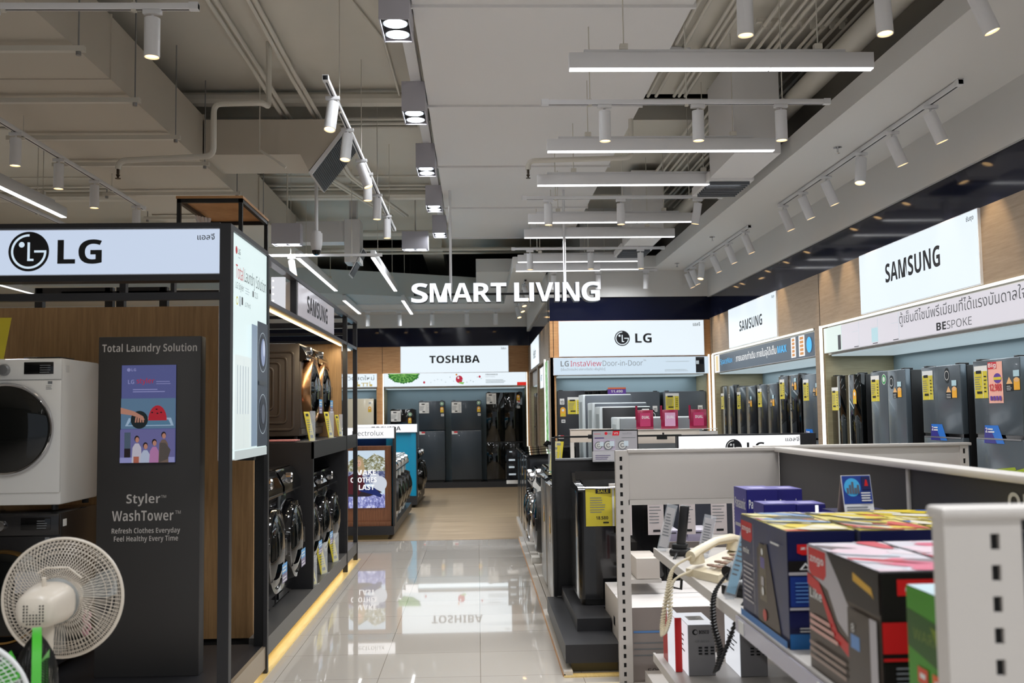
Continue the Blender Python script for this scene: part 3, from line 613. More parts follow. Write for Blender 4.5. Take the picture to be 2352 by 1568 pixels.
# cross tracks between the bar lamps
for k, (y, xs, ds) in enumerate([(4.95, (1.4, 2.12, 2.62), ((0, 0, -1), (0, -.1, -1), (.35, -.1, -1))), (6.94, (.93, 1.6, 2.2), ((0, 0, -1),) * 3), (10.1, (.75, 1.5, 2.3), ((0, 0, -1), (0, 0, -1), (-.15, .1, -1))), (13.3, (.73, 1.55, 2.23), ((0, 0, -1),) * 3)]):
    track('white lamp track running across, %s from the camera' % ORD[k], (.48, y), (2.56, y), 3.78, None, 3)
    for j, (x, d) in enumerate(zip(xs, ds)):
        spot('white spotlight, %s along the %s cross track' % (ORD[j], ORD[k]), (x, y, 3.78), d, 16, None, True, 1.0)
# long track along the right hand soffit, washing the oak header
for k, (y0, y1, ys) in enumerate([(6.3, 10.25, (6.75, 7.4, 8.02, 8.85, 9.5, 10.12)), (11.4, 15.0, (11.6, 12.4, 13.2, 13.9, 14.5, 14.85))]):
    track('white lamp track fixed under the %s' % ('soffit above the big sign' if k == 0 else 'soffit near the end wall'), (3.2, y0), (3.2, y1), 3.71, None, 2, 3.75)
    for j, y in enumerate(ys):
        d = (.38, -.05, -1) if not (k == 0 and j == 2) and not (k == 1 and j == 3) else (-.18, -.25, -1)
        spot('white tilted spotlight, %s on the track %s' % (ORD[j], 'above the big sign' if k == 0 else 'near the end wall'), (3.2, y, 3.71), d, 30, None, True, 1.05, (1, .78, .5), 46)
track('white lamp track fixed before the end wall above the round logo', (.95, 14.92), (2.75, 14.92), 3.71, None, 2, 3.75)
for j, x in enumerate((1.17, 1.85, 2.58)): spot('dim white spotlight, %s before the round logo wall' % ORD[j], (x, 14.92, 3.71), (0, .25, -1), 8, None, j == 1 and False, 1.0)
track('white lamp track fixed before the far wall over the cabbage banner', (-2.4, 20.6), (.5, 20.6), 3.715, None, 2, 3.75)
for j, x in enumerate((-2.25, -1.6, -.92, -.2, .5 - .1)): spot('white spotlight, %s along the far wall track' % ORD[j], (x, 20.6, 3.715), (0, .3, -1), 12, None, True, 1.1, (1, .8, .55))
track('white lamp track along the side wall soffit by the letters', (.8, 16.0), (.8, 20.3), 3.71, None, 2, 3.75)
for j, y in enumerate((16.3, 17.3, 18.3, 19.4)): spot('tilted spotlight, %s along the side wall soffit' % ORD[j], (.8, y, 3.71), (.3 - .1 * (j % 2), -.3, -1), 9, None, True, 1.05)
# tilted spots over the aisle and the ones on the left
track('white lamp track over the aisle running away from camera', (-1.0, 6.6), (-1.0, 12.2), 3.85, None, 4)
for j, (y, d) in enumerate([(6.95, (-.08, -.3, -1)), (7.75, (-.08, -.2, -1)), (8.7, (.35, -.1, -1)), (9.2, (0, 0, -1)), (10.1, (-.03, 0, -1)), (11.2, (.0, 0, -1))]):
    spot('white spotlight, %s along the aisle track' % ORD[j], (-1.0, y, 3.85), d, 14, None)
track('thick white lamp track running above the display stand', (-3.57, 5.0), (-3.57, 10.75), 3.83, None, 3, 4.0)
for j, y in enumerate((7.75, 8.55, 9.35, 10.5)): spot('white spotlight, %s on the track above the display stand' % ORD[j], (-3.57, y, 3.83), (0, 0, -1), 14 if j < 3 else 8, None)
track('white lamp track running across in the upper corner', (-3.6, 5.36), (-1.5, 5.36), 3.82, None, 3, 4.0)
spot('white spotlight hanging below the corner cross track', (-1.75, 5.36, 3.82), (0, 0, -1), 14)
spot('white spotlight cut by the edge above the stand', (-2.62, 5.36, 3.82), (0, 0, -1), 14)
track('thin lamp track behind the display stand frames', (-4.6, 9.0), (-4.6, 15.0), 3.75, None, 2)
track('short cross track behind the dome camera', (-2.75, 12.7), (-1.2, 12.7), 3.62, None, 2)
spot('small spotlight hung beside the long lightbox frame', (-2.35, 12.7, 3.62), (.2, -.25, -1), 10)

def twin_box(label, loc, L=.42, rot=0, rod=None, group=None):
    """grey box with two round lamps; origin at bottom centre of the near face, length along local y"""
    t = thing('twin_downlight', label, 'lamp', loc, rot, group); h = .102
    MB().box(-h, -h + .01, 0, L, 0, .25).box(h - .01, h, 0, L, 0, .25).box(-h + .01, h - .01, 0, .01, 0, .25).box(-h + .01, h - .01, L - .01, L, 0, .25).box(-h, h, 0, L, .25, .26).build('housing', GREYLAMP, t)
    MB().box(-h + .01, h - .01, .01, L - .01, .05, .06).build('baffle', BLACK, t)
    for k in (.27, .73):
        r = MB().lathe([(.082, .012), (.086, .012), (.086, .05), (.082, .05)], (0, L * k, 0), 'z', 28, cap=False).build('lamp_ring', STEELS, t)
        MB().lathe([(.0, .02), (.076, .022), (.08, .048), (.0, .049)], (0, L * k, 0), 'z', 28).build('bulb', emat('bulb_cool', (240, 246, 255), 3.2), r)
    if rod: MB().cyl((0, L / 2, .26), (0, L / 2, rod), .01, n=8).build('suspension_rod', PIPE, t)
    for k in (.27, .73):
        l = area_light('lamp_light', (0, L * k, .018), .13, .13, 5, (.94, .97, 1), t); l.data.shape = 'DISK'
    return t
for k, y in enumerate((6.4, 8.4, 10.37, 12.31, 14.2)):
    twin_box('grey box downlight, %s from the camera on the white ceiling trunking' % ORD[k], (-.52, y, 4.19))
twin_box('grey box downlight hung beyond the display stand, side on', (-2.19, 12.5, 3.74), .36, 90, 1.03)
twin_box('grey box downlight hung above the first hanging letters', (-.69, 14.45, 3.985), .38, 90, .785)
tag(MB().box(-.545, -.455, -3, 14.7, 4.452, 4.53).build('cable_trunking', LAMPW), 'long white trunking carrying the grey box downlights', 'trunking')
# ducts
dk = thing('air_duct', 'wide flat white duct over the aisle beside the trunking', 'duct', (0.52, 5, 4.35))
MB().box(-.93, .98, -12, 10.6, 0, .39).build('casing', DUCT, dk)
for y in (-8, -5.6, -3.2, -.8, 1.55, 3.75, 5.95, 8.2, 10.5): MB().box(-.95, 1.0, y, y + .03, -.02, .4).build('flange', DUCT, dk)
dl = thing('air_duct', 'big rectangular duct running above the display stand', 'duct', (-3.2, 5, 4.0))
MB().box(-.62, .62, -12, 11.2, 0, .46).build('casing', DUCTB, dl)
for y in (-7.6, -5.2, -2.8, -.4, 2.0, 4.4, 6.8, 9.2): MB().box(-.63, .63, y, y + .012, -.008, .47).build('flange', DUCTB, dl)
db = thing('air_duct', 'branch duct with angled grey grille beside the tilted spotlights', 'duct', (-2.58, 9.4, 4.08))
MB().prism([(0, .34), (1.22, .34), (1.32, .25), (1.0, -.16), (.92, 0), (0, 0)], 0, .75, 'y').build('casing', DUCTB, db)
g = MB(); dx, dz = -.33, -.42
g.prism([(1.335, .26), (1.36, .24), (1.03, -.2), (1.0, -.18)], -.02, .77, 'y'); g.build('grille_frame', LAMPW, db)
g = MB()
g.prism([(1.349, .235), (1.351, .233), (1.021, -.187), (1.019, -.185)], .01, .74, 'y')
for k in range(26): f = (k + .5) / 26; g.prism([(1.352 + dx * f, .235 + dz * f), (1.362 + dx * f, .229 + dz * f), (1.361 + dx * f, .226 + dz * f), (1.351 + dx * f, .232 + dz * f)], .02, .73, 'y')
g.xform(Matrix.Translation((.014, 0, -.011))); g.build('grille', mat('grille_grey', (84, 88, 94), .5), db)
MB().box(1.352, 1.356, 0, .01, 0, .01).build('grille_latch', LAMPW, db)
dr = thing('air_duct', 'white drop duct with louvred outlet beside the soffit', 'duct', (2.42, 8.3, 3.78))
MB().box(-.2, .2, 0, .9, 0, .85).build('casing', DUCT, dr); MB().box(-.22, .22, .9, 1.6, -.02, .06).build('flange', DUCT, dr)
g = MB()
for k in range(8): g.box(-.19, .19, .95 + .075 * k, .975 + .075 * k, -.05, -.02)
g.build('grille', MATS['grille_grey'], dr)
dr2 = dup(dr, None, (2.2, 12.5, 3.82), 0, 'white drop duct with louvred outlet beside the last bar lamps')
dg = thing('air_duct', 'small branch duct with tilted grille beyond the dome camera', 'duct', (-1.72, 14.2, 3.78), 0)
MB().box(-.16, .06, 0, .4, .0, .62).box(-1.2, -.16, .05, .35, .3, .6).box(-.1, 0, .1, .3, .62, .98).build('casing', DUCT, dg)
MB().box(-.012, .0, 0, .36, -.2, .2).xform(Matrix.Translation((.02, .02, 0)) @ Matrix.Rotation(.5, 4, 'Y')).build('grille', MATS['grille_grey'], dg); MB().box(-.02, -.012, -.02, .38, -.22, .22).xform(Matrix.Translation((.02, .02, 0)) @ Matrix.Rotation(.5, 4, 'Y')).build('grille_frame', LAMPW, dg)
hg = 'hanger bars under the big duct'
for k, y in enumerate((6.3, 7.35, 8.35, 9.25, 10.5, 11.8)):
    t = thing('duct_hanger', 'grey hanger bar, %s from the camera under the big duct' % ORD[k], 'hanger', (-3.2, y, 3.97), 0, None)
    MB().box(-.72, .72, -.02, .02, -.035, .0).build('bar', PIPE, t)
    for s in (-1, 1): MB().cyl((s * .68, 0, -.06), (s * .68, 0, .78), .006, n=6).cyl((s * .68, 0, -.06), (s * .68, 0, -.036), .018, n=6).build('threaded_rod', STEELS, t)
# pipes
def pipe(label, pts, r, group=None, name='ceiling_pipe', m=None, n=10, cat='pipe'):
    o = MB().tube(pts, r, n).build(name, m or PIPE); return tag(o, label, cat, group)
def rnd(pts, r=.08, k=5):
    out = [Vector(pts[0])]
    for i in range(1, len(pts) - 1):
        p, a, b = Vector(pts[i]), Vector(pts[i - 1]), Vector(pts[i + 1]); d0 = (a - p).normalized() * r; d1 = (b - p).normalized() * r
        for j in range(k + 1):
            t = j / k; out.append((p + d0) * (1 - t) ** 2 + p * 2 * t * (1 - t) + (p + d1) * t * t)
    return out + [Vector(pts[-1])]
pipe('thick painted pipe running along the soffit edge', [(2.77, -4, 4.26), (2.77, 14.5, 4.26)], .09, n=16)
for k in range(9):
    x = 2.30 + .078 * k - (.0 if k < 5 else -.02)
    pipe('thin conduit in the parallel bundle beside the thick soffit pipe', [(x, -2, 4.62 - .012 * (k % 3)), (x, 14.5, 4.62 - .012 * (k % 3))], .014 + .004 * (k % 3 == 0), 'bundle of conduits beside the soffit', 'conduit', cat='conduit')
for k, x in enumerate((1.72, 1.8, 1.98, 2.03, 2.09)):
    pipe('conduit between the wide duct and the bundle, %s from the duct' % ORD[k], [(x, 2, 4.7), (x, 9.6, 4.7)], .016, None, 'conduit', cat='conduit')
    if k < 4: tag(MB().box(x - .05, x + .05, 8.2 + .02 * k, 8.3 + .02 * k, 4.6, 4.68, bev=.006).build('junction_box', LAMPW), 'small white junction box, %s from the wide duct' % ORD[k], 'junction box')
for k, y in enumerate((5.6, 7.6, 9.3, 11.3)):
    t = thing('conduit_bracket', 'painted strut channel holding the conduit bundle, %s from the camera' % ORD[k], 'bracket', (2.6, y, 4.645))
    MB().box(-.36, .36, -.02, .02, 0, .03).build('channel', PIPE, t)
    for q in range(9): MB().box(-.32 + .078 * q, -.28 + .078 * q, -.015, .015, -.045, .0).build('clamp', PIPE, t)
for k, (y, z, r) in enumerate([(9.55, 4.66, .07), (10.05, 4.62, .02), (10.2, 4.62, .02), (10.35, 4.62, .02), (10.12, 4.84, .05)]):
    pipe('%s pipe running across the first open ceiling bay, %s one' % ('thick' if r > .04 else 'thin', ORD[k]), [(-9, y, z), (-.6, y, z)], r)
for k, (y, z, r) in enumerate([(13.55, 4.6, .07), (13.3, 4.55, .02), (13.15, 4.6, .016), (12.95, 4.6, .016), (12.7, 4.66, .016)]):
    pipe('%s pipe running across the second open ceiling bay, %s one' % ('thick' if r > .04 else 'thin', ORD[k]), [(-9, y, z), (-.6, y, z)], r)
for k, (y, z, r) in enumerate([(15.9, 4.5, .05), (16.3, 4.3, .03), (17.0, 4.35, .02)]):
    pipe('pipe crossing above the hanging letters, %s one' % ORD[k], [(-6, y, z), (1.6, y, z)], r)
# conduits sweeping towards the aisle from upper left
def sweep(x0, x1, z=4.66): return [(x0 + (x1 - x0) * (.5 - .5 * math.cos(PI * k / 12)) * 1.0, 5.0 + 9 * k / 12, z) for k in range(13)]
for k, (a, b) in enumerate([(-1.98, -1.28), (-1.92, -1.22), (-1.68, -1.05), (-1.63, -1.0)]):
    pipe('conduit sweeping along the slab toward the trunking, %s one' % ORD[k], rnd([(a, 2, 4.7), (a, 8.9, 4.7), (a + .12, 9.2, 4.5), (a + .12, 12.0, 4.5), (b, 14.5, 4.5)], .25, 6), .02, None, 'conduit', cat='conduit')
pipe('thin conduit from the ceiling junction box to the trunking', [(-1.02, 6.9, 4.73), (-.75, 8.2, 4.73), (-.72, 9.6, 4.68)], .012, None, 'conduit', cat='conduit')
tag(MB().box(-1.1, -.92, 6.78, 6.94, 4.66, 4.75, bev=.01).build('junction_box', LAMPW), 'white ceiling junction box above the tilted spotlights', 'junction box')
def sprinkler(label, pts):
    t = thing('sprinkler_pipe', label, 'sprinkler', pts[-1])
    MB().tube([Vector(p) - Vector(pts[-1]) for p in rnd(pts, .07)], .024, 10).build('pipe', PIPE, t)
    MB().cyl((0, 0, 0), (0, 0, -.04), .012, n=10).lathe([(.004, -.04), (.018, -.05), (.004, -.075), (.022, -.078), (.022, -.082)], (0, 0, 0), 'z', 12).build('nozzle', mat('brass_dark', (70, 60, 50), .4, .8), t)
sprinkler('bent sprinkler pipe in front of the branch duct', [(-1.73, 8.3, 4.76), (-1.73, 8.3, 4.2), (-1.73, 8.0, 4.14), (-2.11, 8.0, 4.13), (-2.11, 8.0, 3.70), (-2.87, 8.0, 3.665), (-2.87, 8.0, 3.6)])
sprinkler('bent sprinkler pipe between the second and third bar lamps', [(1.48, 9.2, 4.352), (1.48, 9.2, 3.98), (.5, 9.2, 3.955), (.5, 9.2, 3.87)])
for k, (x, y) in enumerate(((3.0, 8.0), (2.95, 12.2), (2.95, 14.4))):
    t = thing('ceiling_sprinkler', 'chrome sprinkler head flush under the soffit, %s from the camera' % ORD[k], 'sprinkler', (x, y, 3.75))
    MB().lathe([(.001, 0), (.035, -.001), (.035, -.006), (.001, -.008)], n=18).build('rose', CHROME, t); MB().cyl((0, 0, -.006), (0, 0, -.05), .008, n=8).lathe([(.002, -.05), (.02, -.052), (.002, -.056)], n=12).build('nozzle', CHROME, t)
tb = thing('trunking_support', 'white rod frame hanging before the branch duct', 'hanger', (-1.86, 9.1, 3.95)); MB().box(-.14, .14, -.015, .015, 0, .02).xform(Matrix.Rotation(.6, 4, 'Y')).build('bar', PIPE, tb); MB().cyl((-.12, 0, .08), (-.12, 0, .8), .006, n=6).build('threaded_rod', PIPE, tb)
for k, (x, y, z0) in enumerate([(-1.42, 9.6, 3.1), (-1.3, 9.6, 3.4), (-.98, 8.9, 3.88), (-1.0, 10.4, 3.88), (-2.2, 9.9, 3.6)]):
    pass
# security camera
t = thing('dome_camera', 'white dome security camera hanging on a pole', 'camera', (-1.765, 11.0, 3.36))
MB().lathe([(.066, .25), (.066, .17), (.06, .1), (.052, .06), (.01, .055)], n=28).build('housing', LAMPW, t); MB().lathe([(.048, .06), (.046, .035), (.032, .012), (.001, .002)], n=24).build('dome', DGLASS, t)
MB().cyl((0, 0, .25), (0, 0, 1.4), .02, n=12).build('pole', LAMPW, t); MB().lathe([(.05, .25), (.05, .27), (.02, .28)], n=24).build('collar', LAMPW, t)
# hanging letters
t = thing('letter_sign', 'row of glowing white capitals hanging over the aisle', 'sign', (.36, 12.0, 2.935))
SIDE = mat('letter_side', (40, 42, 50), .4); FACE = emat('letter_face', (244, 248, 255), 1.15)
xs = {'S': (-1.142, -.943), 'M': (-.920, -.661), 'A': (-.65, -.412), 'R': (-.393, -.185), 'T': (-.185, .005), 'L': (.098, .270), 'I': (.282, .338), 'V': (.358, .575), 'I2': (.592, .648), 'N': (.687, .888), 'G': (.915, 1.137)}
for ch, (a, b) in xs.items():
    vs, fs = text_mesh(ch[0], 0.026); H = .23; m = MB()
    if ch[0] == 'I': vs, fs = [(0, 0), (1, 0), (1, 1), (0, 1)], [(0, 1, 2, 3)]
    if ch in 'SG': zl, zh = -.004, H + .004
    else: zl, zh = 0, H
    # outline loop walls: extrude the flat glyph
    bm = bmesh.new(); bv = [bm.verts.new((a + u * (b - a), -.05, zl + v * (zh - zl))) for u, v in vs]
    for f in fs:
        try: bm.faces.new([bv[i] for i in f])
        except ValueError: pass
    bmesh.ops.remove_doubles(bm, verts=bm.verts[:], dist=1e-5)
    r = bmesh.ops.extrude_face_region(bm, geom=bm.faces[:]); bmesh.ops.translate(bm, verts=[e for e in r['geom'] if isinstance(e, bmesh.types.BMVert)], vec=(0, .15, 0))
    bm.verts.index_update(); m.add([v.co[:] for v in bm.verts], [[v.index for v in f.verts] for f in bm.faces]); bm.free()
    m2 = MB().add([(a + u * (b - a), -.0515, zl + v * (zh - zl)) for u, v in vs], fs)
    o = m.build('letter', SIDE, t, sharp=20); f = m2.build('letter_face', FACE, o)
MB().box(-1.12, .9, .1, .13, .10, .125).build('support_rail', BLACK, t)
for x in (-.67, .73): MB().cyl((x, .115, .11), (x, .115, 1.4), .017, n=10).build('pole', LAMPW, t)

g = Gfx(0); g.text('SPK', -.12, .12, 0, .11, mat('pipe_red', (170, 30, 40), .5), .02)
o = g.build('pipe_lettering', [q for q in bpy.data.objects if q.get('label', '').startswith('thick painted pipe')][0]); o.rotation_euler = (0, 0, -PI / 2); o.location = (2.678, 5.6, 4.17)
# ---------------------------------------------------------------- washing machines
def washer(label, loc, rot, w=.6, h=.85, d=.58, body=None, ring=None, style='flat', group=None, door_r=.24, door_z=None, fascia=None, card=None, name='washing_machine', ribs=False):
    """front loader; front face at local y=0"""
    t = thing(name, label, 'washing machine', loc, rot, group); hw = w / 2; body = body or WASHW; ring = ring or CHROME; fascia = fascia or body
    dz = door_z or h * .46
    m = MB().box(-hw, hw, .012, d, .03, h, bev=.012)
    if ribs:       # pressed side panel: nested rounded ridges on both flanks
        for s in (-1, 1):
            for k in range(4):
                q = .07 + .06 * k; p = rrect(q, d - .06, q + .02, h - .02 - q * .8, .035)
                m.tube([(s * hw, a, b) for a, b in p], .013, 8, 0, True)
    m.build('body', body, t)
    for sx in (-1, 1):
        MB().cyl((sx * (hw - .05), .06, 0), (sx * (hw - .05), .06, .035), .02, n=10).cyl((sx * (hw - .05), d - .06, 0), (sx * (hw - .05), d - .06, .035), .02, n=10).build('foot', BLACK, t)
    if style == 'flat':
        cp = MB().box(-hw + .003, hw - .003, 0, .03, h * .86, h - .004, bev=.006).build('control_panel', fascia, t)
        MB().box(-hw + .003, hw - .003, 0, .03, .1, h * .855, bev=.006).build('front_panel', body, t)
        MB().box(-hw + .02, -hw + .17, -.004, .01, h * .875, h * .975, bev=.004).build('detergent_drawer', fascia, cp)
        MB().lathe([(.034, .0), (.034, -.012), (.028, -.026), (.0, -.027)], (-.02, 0, h * .925), 'y', 28).build('dial', STEELS if body is WASHW else CHROME, cp)
        MB().box(.09, .255, -.004, .01, h * .895, h * .975, bev=.002).build('display', GLOSSB, cp)
        g = Gfx(-.0045); g.lines(.18, .245, h * .905, h * .965, 4, GREYTXT, .3); g.build('display_print', cp)
        g = Gfx(-.0012); g.rect(.225, .25, h * .83, h * .848, GREYTXT); g.lines(.215, .25, h * .795, h * .825, 3, GREYTXT, .3); g.rect(-.085, -.055, h * .9, h * .96, PALEG); g.build('label_sticker', t)
        MB().box(hw - .001, hw + .0015, .05, .1, h * .91, h * .955).build('side_label', PAPER, t)
    else:          # raked glossy control panel on a rounded top
        pr = [(.03, h), (.0, h - .03), (-.045, h * .88), (-.045, h * .84), (.0, h * .81), (.05, h * .81), (.05, h)]
        cp = MB().prism(pr, -hw + .004, hw - .004, 'x').build('control_panel', fascia, t)
        MB().prism([(-.012, h - .045), (-.047, h * .885), (-.049, h * .885), (-.014, h - .045)], -.06, hw - .06, 'x').build('display', DGLASS, cp)
        MB().lathe([(.04, .01), (.04, -.03), (.03, -.04), (.0, -.041)], (-.09, -.02, h * .93), 'y', 24).build('dial', CHROME, cp)
        MB().box(-hw + .02, hw - .02, -.048, -.03, h * .825, h * .84).build('chrome_strip', CHROME, cp)
        MB().box(-hw + .003, hw - .003, 0, .03, .1, h * .81, bev=.008).build('front_panel', body, t)
    r = door_r; deep = .035 if style == 'flat' else .075
    if style == 'flat':
        dr = MB().lathe([(r + .012, .005), (r + .012, -deep * .6), (r + .004, -deep), (r - .006, -deep * .8), (r - .01, 0)], (0, 0, dz), 'y', 64, cap=False).build('door', ring, t)
    else: dr = MB().lathe([(r + .035, .005), (r + .035, -deep * .35), (r + .018, -deep), (r - .012, -deep * 1.05), (r - .03, -deep * .6), (r - .035, 0)], (0, 0, dz), 'y', 56, cap=False).build('door', ring, t)
    k = -deep
    MB().lathe([(r - .006, 0), (r - .008, k * .8), (r * .8, k * 1.15), (r * .45, k * 1.45), (r * .2, k * 1.55), (.0, k * 1.57)], (0, 0, dz), 'y', 48).build('door_glass', DGLASS, dr)
    if style != 'flat': MB().box(r * .62, r * .95, -deep * 1.25, -deep * .8, dz - .06, dz + .06, bev=.008).build('door_handle', BLACK, dr)
    MB().box(-hw + .02, -hw + .2, -.001, .02, .05, .095).build('filter_hatch', body, t)
    if card:
        g = Gfx(k * 1.65); SB = mat('sticker_sky', (90, 160, 215), .4); SV = mat('sticker_violet', (126, 118, 150), .4)
        g.rect(-.09, .09, dz - r * .55, dz - r * .3, SB); g.rect(-.09, .09, dz - r * .78, dz - r * .55, SV); g.lines(-.08, .08, dz - r * .5, dz - r * .33, 2, PAPER, .5); g.lines(-.08, .08, dz - r * .75, dz - r * .58, 2, PAPER, .4); g.build('promotion_sticker', dr)
    return t
GRAPH = mat('graphite_enamel', (46, 45, 46), .25, .5, coat=.3)
washer('white front loading washer stacked on a graphite washer', (-2.664, 5.75, 1.085), 0, .604, .86, .56, WASHW, CHROME, door_r=.25, door_z=.46)
washer('graphite front loading washer under the white washer', (-2.664, 5.75, .19), 0, .604, .88, .56, GRAPH, mat('gold_ring', (190, 150, 90), .2, .9), door_r=.25, door_z=.42)
tag(MB().box(-.11, .11, -.1, .1, 0, .018, bev=.004).build('tray', BLACK), 'flat black tray lying on top of the white washer', 'tray').location = (-2.56, 6.05, 1.946)
t = thing('price_card', 'tall yellow sale card leaning on top of the white washer', 'card', (-2.83, 5.82, 1.946)); MB().prism([(-.12, 0), (.105, 0), (.145, .24), (-.08, .24)], 0, .006, 'y').build('board', YELLOW, t)
g = Gfx(-.0005); g.lines(-.05, .1, .2, .23, 1, GREYTXT); g.build('print', t)

# ---------------------------------------------------------------- display stand with the round logo
t = thing('display_stand', 'dark framed display stand with oak back panel and front plinth', 'display stand', (-2.7, 5.9, 0))
def at_t(mb, name, m, par, lab=None):
    mb.xform(Matrix.Translation(-Vector(par.location))); return mb.build(name, m, par, lab)
at_t(MB().box(-4.4, -1.36, 5.42, 6.44, .05, .168).box(-4.4, -2.4, 6.44, 6.62, .05, .168), 'plinth', DARK, t)
at_t(MB().box(-4.4, -1.39, 5.395, 5.42, .02, .172), 'plinth_fascia', OAKW, t)
at_t(MB().box(-1.36, -1.335, 5.46, 6.38, .035, .168), 'plinth_side', mat('satin_beige', (168, 152, 130), .35, .3), t)
at_t(MB().box(-4.4, -1.47, 6.62, 6.66, .168, 2.33), 'back_panel', OAKL, t)
at_t(MB().box(-1.385, -1.325, 5.39, 5.45, 0, 2.645), 'post', DARK, t)
at_t(MB().box(-1.412, -1.345, 6.38, 6.44, .05, 2.6), 'post', BLACK, t)
at_t(MB().box(-1.349, -1.325, 6.36, 6.4, 0, 2.63), 'post', DARK, t)
at_t(MB().box(-4.4, -1.385, 5.4, 5.44, 2.232, 2.272), 'rail', DARK, t)
at_t(MB().box(-4.4, -1.385, 5.39, 5.5, 2.625, 2.65), 'rail', DARK, t); at_t(MB().box(-4.4, -1.385, 5.39, 5.5, 2.335, 2.368), 'rail', DARK, t)
for x0, x1 in ((-2.33, -2.29), (-1.66, -1.625), (-2.0, -1.975)): at_t(MB().box(x0, x1, 6.55, 6.6, 2.40, 2.62), 'upright', DARK, t)
at_t(MB().box(-1.349, -1.325, 5.45, 6.36, 2.618, 2.645), 'rail', DARK, t); 
def d_stand(g, h, H):
    cx = -2.789; g.face_logo(-2.408 - cx, 2.501 - 2.37, .108, INK, PANELB)
    g.text('LG', -2.254 - cx, -2.018 - cx, .061, .194, INK, .03); g.text('แอลจี', -1.508 - cx, -1.415 - cx, .187, .222, INK, .01)
wall_sign('long white backlit sign with round face logo heading the display stand', -4.2, -1.378, 2.37, 2.622, (0, 5.42, 0), 0, d_stand, .01, face=emat('sign_bluish', (206, 220, 242), .85), deep=.06)
RDT = mat('print_crimson', (190, 24, 40), .5, emit=.35)
def d_side(g, h, H):
    W = 2 * h; X = lambda f: -h + f * W
    for x, a, b in ((.5, .06, .62),): pass
    g.ell(X(.09), H * .925, .022, .022, RDT, 24); g.text('LG', X(.13), X(.19), H * .912, H * .938, GREYTXT, .02); g.lines(X(.13), X(.2), H * .895, H * .905, 1, PALEG)
    g.text('Total', X(.07), X(.27), H * .80, H * .865, RDT, 0); g.text('Laundry Solution', X(.30), X(.95), H * .785, H * .865, INK, -.004)
    g.text('LG Styler', X(.06), X(.28), H * .745, H * .785, GREYTXT, 0); g.lines(X(.31), X(.44), H * .75, H * .785, 3, PALEG, .3); g.rect(X(.52), X(.56), H * .752, H * .78, GREYTXT); g.text('CLOi', X(.58), X(.68), H * .752, H * .78, GREYTXT)
    g.arc(X(.09), H * .70, .016, .024, 0, 360, mat('badge_yellow', (214, 200, 60), .5, emit=.3)); g.rect(X(.14), X(.18), H * .68, H * .725, PALEG); g.rect(X(.2), X(.24), H * .69, H * .725, STEELD); g.text('LG ThinQ', X(.29), X(.45), H * .685, H * .71, GREYTXT)
    g.rect(X(.03), X(.97), 0, H * .04, emat('print_floor', (205, 215, 215), .75))
    g.rect(X(.02), X(.5), H * .045, H * .46, emat('print_wardrobe', (222, 232, 230), .88)); g.rect(X(.26), X(.263), H * .05, H * .45, PALEG)
    for k in range(5): g.lines(X(.08 + .07 * k), X(.1 + .07 * k), H * .2, H * .42, 1, PALEG, .98, False)
    g.rect(X(.46), X(.63), H * .05, H * .62, emat('print_mist', (150, 172, 196), .6))
    g.rect(X(.63), X(.96), H * .045, H * .645, mat('print_tower', (58, 66, 78), .4, emit=.25))
    for z in (.5, .2):
        g.arc(X(.8), H * z, .118, .122, 0, 360, PALEG); g.ell(X(.8), H * z, .1, .1, mat('print_porthole', (40, 46, 58), .4, emit=.2))
    g.ell(X(.8), H * .5, .06, .085, emat('print_linen', (150, 165, 205), .6)); g.ell(X(.82), H * .52, .03, .05, emat('print_linen2', (205, 215, 240), .7))
    g.ell(X(.8), H * .2, .05, .06, mat('print_drum', (90, 98, 112), .4, emit=.2)); g.rect(X(.66), X(.9), H * .34, H * .36, STEELD)
wall_sign('tall backlit poster of stacked laundry machines facing the aisle', 5.475, 6.36, 1.36, 2.62, (-1.349, 0, 0), 90, d_side, .01, 'lightbox_poster', face=emat('poster_mint', (222, 240, 240), .92), deep=.06)
t = thing('support_bracket', 'small bracket under the tall backlit poster', 'bracket', (-1.42, 6.2, 1.33)); MB().box(-.05, .05, -.03, .03, 0, .03).build('plate', BLACK, t)
# kiosk
K = thing('information_kiosk', 'dark grey kiosk with a screen and white lettering', 'kiosk', (-1.852, 5.7, .168))
MB().box(-.287, .287, .0, .1, 0, 1.89, bev=.004).build('body', mat('kiosk_grey', (52, 51, 51), .5), K)
g = Gfx(-.0008); CW = mat('print_silver', (196, 192, 188), .4)
def KT(s, x0, x1, z0, z1, b=0): g.text(s, x0 + 1.852, x1 + 1.852, z0 - .168, z1 - .168, CW, b)
KT('Total Laundry Solution', -2.118, -1.588, 1.958, 2.018, .008)
KT('Styler', -1.972, -1.785, 1.105, 1.175, .008); KT('TM', -1.78, -1.752, 1.15, 1.165)
KT('WashTower', -2.05, -1.71, 1.024, 1.084, .008); KT('TM', -1.70, -1.67, 1.06, 1.078)
KT('Refresh Clothes Everyday', -2.05, -1.672, .947, .986, .008); KT('Feel Healthy Every Time', -2.037, -1.683, .903, .942, .008)
g.build('lettering', K)
sc = MB().box(-.156, .152, -.004, .01, 1.18, 1.728).build('screen', BLACK, K)
g = Gfx(-.0045)
LAV = emat('scr_lavender', (104, 110, 172), .45); LAVP = emat('scr_pale', (150, 152, 205), .6); SKIN = emat('scr_skin', (196, 140, 120), .55); HAIR = emat('scr_hair', (40, 30, 34), .5)
g.rect(-.154, .15, 1.18, 1.728, LAV)
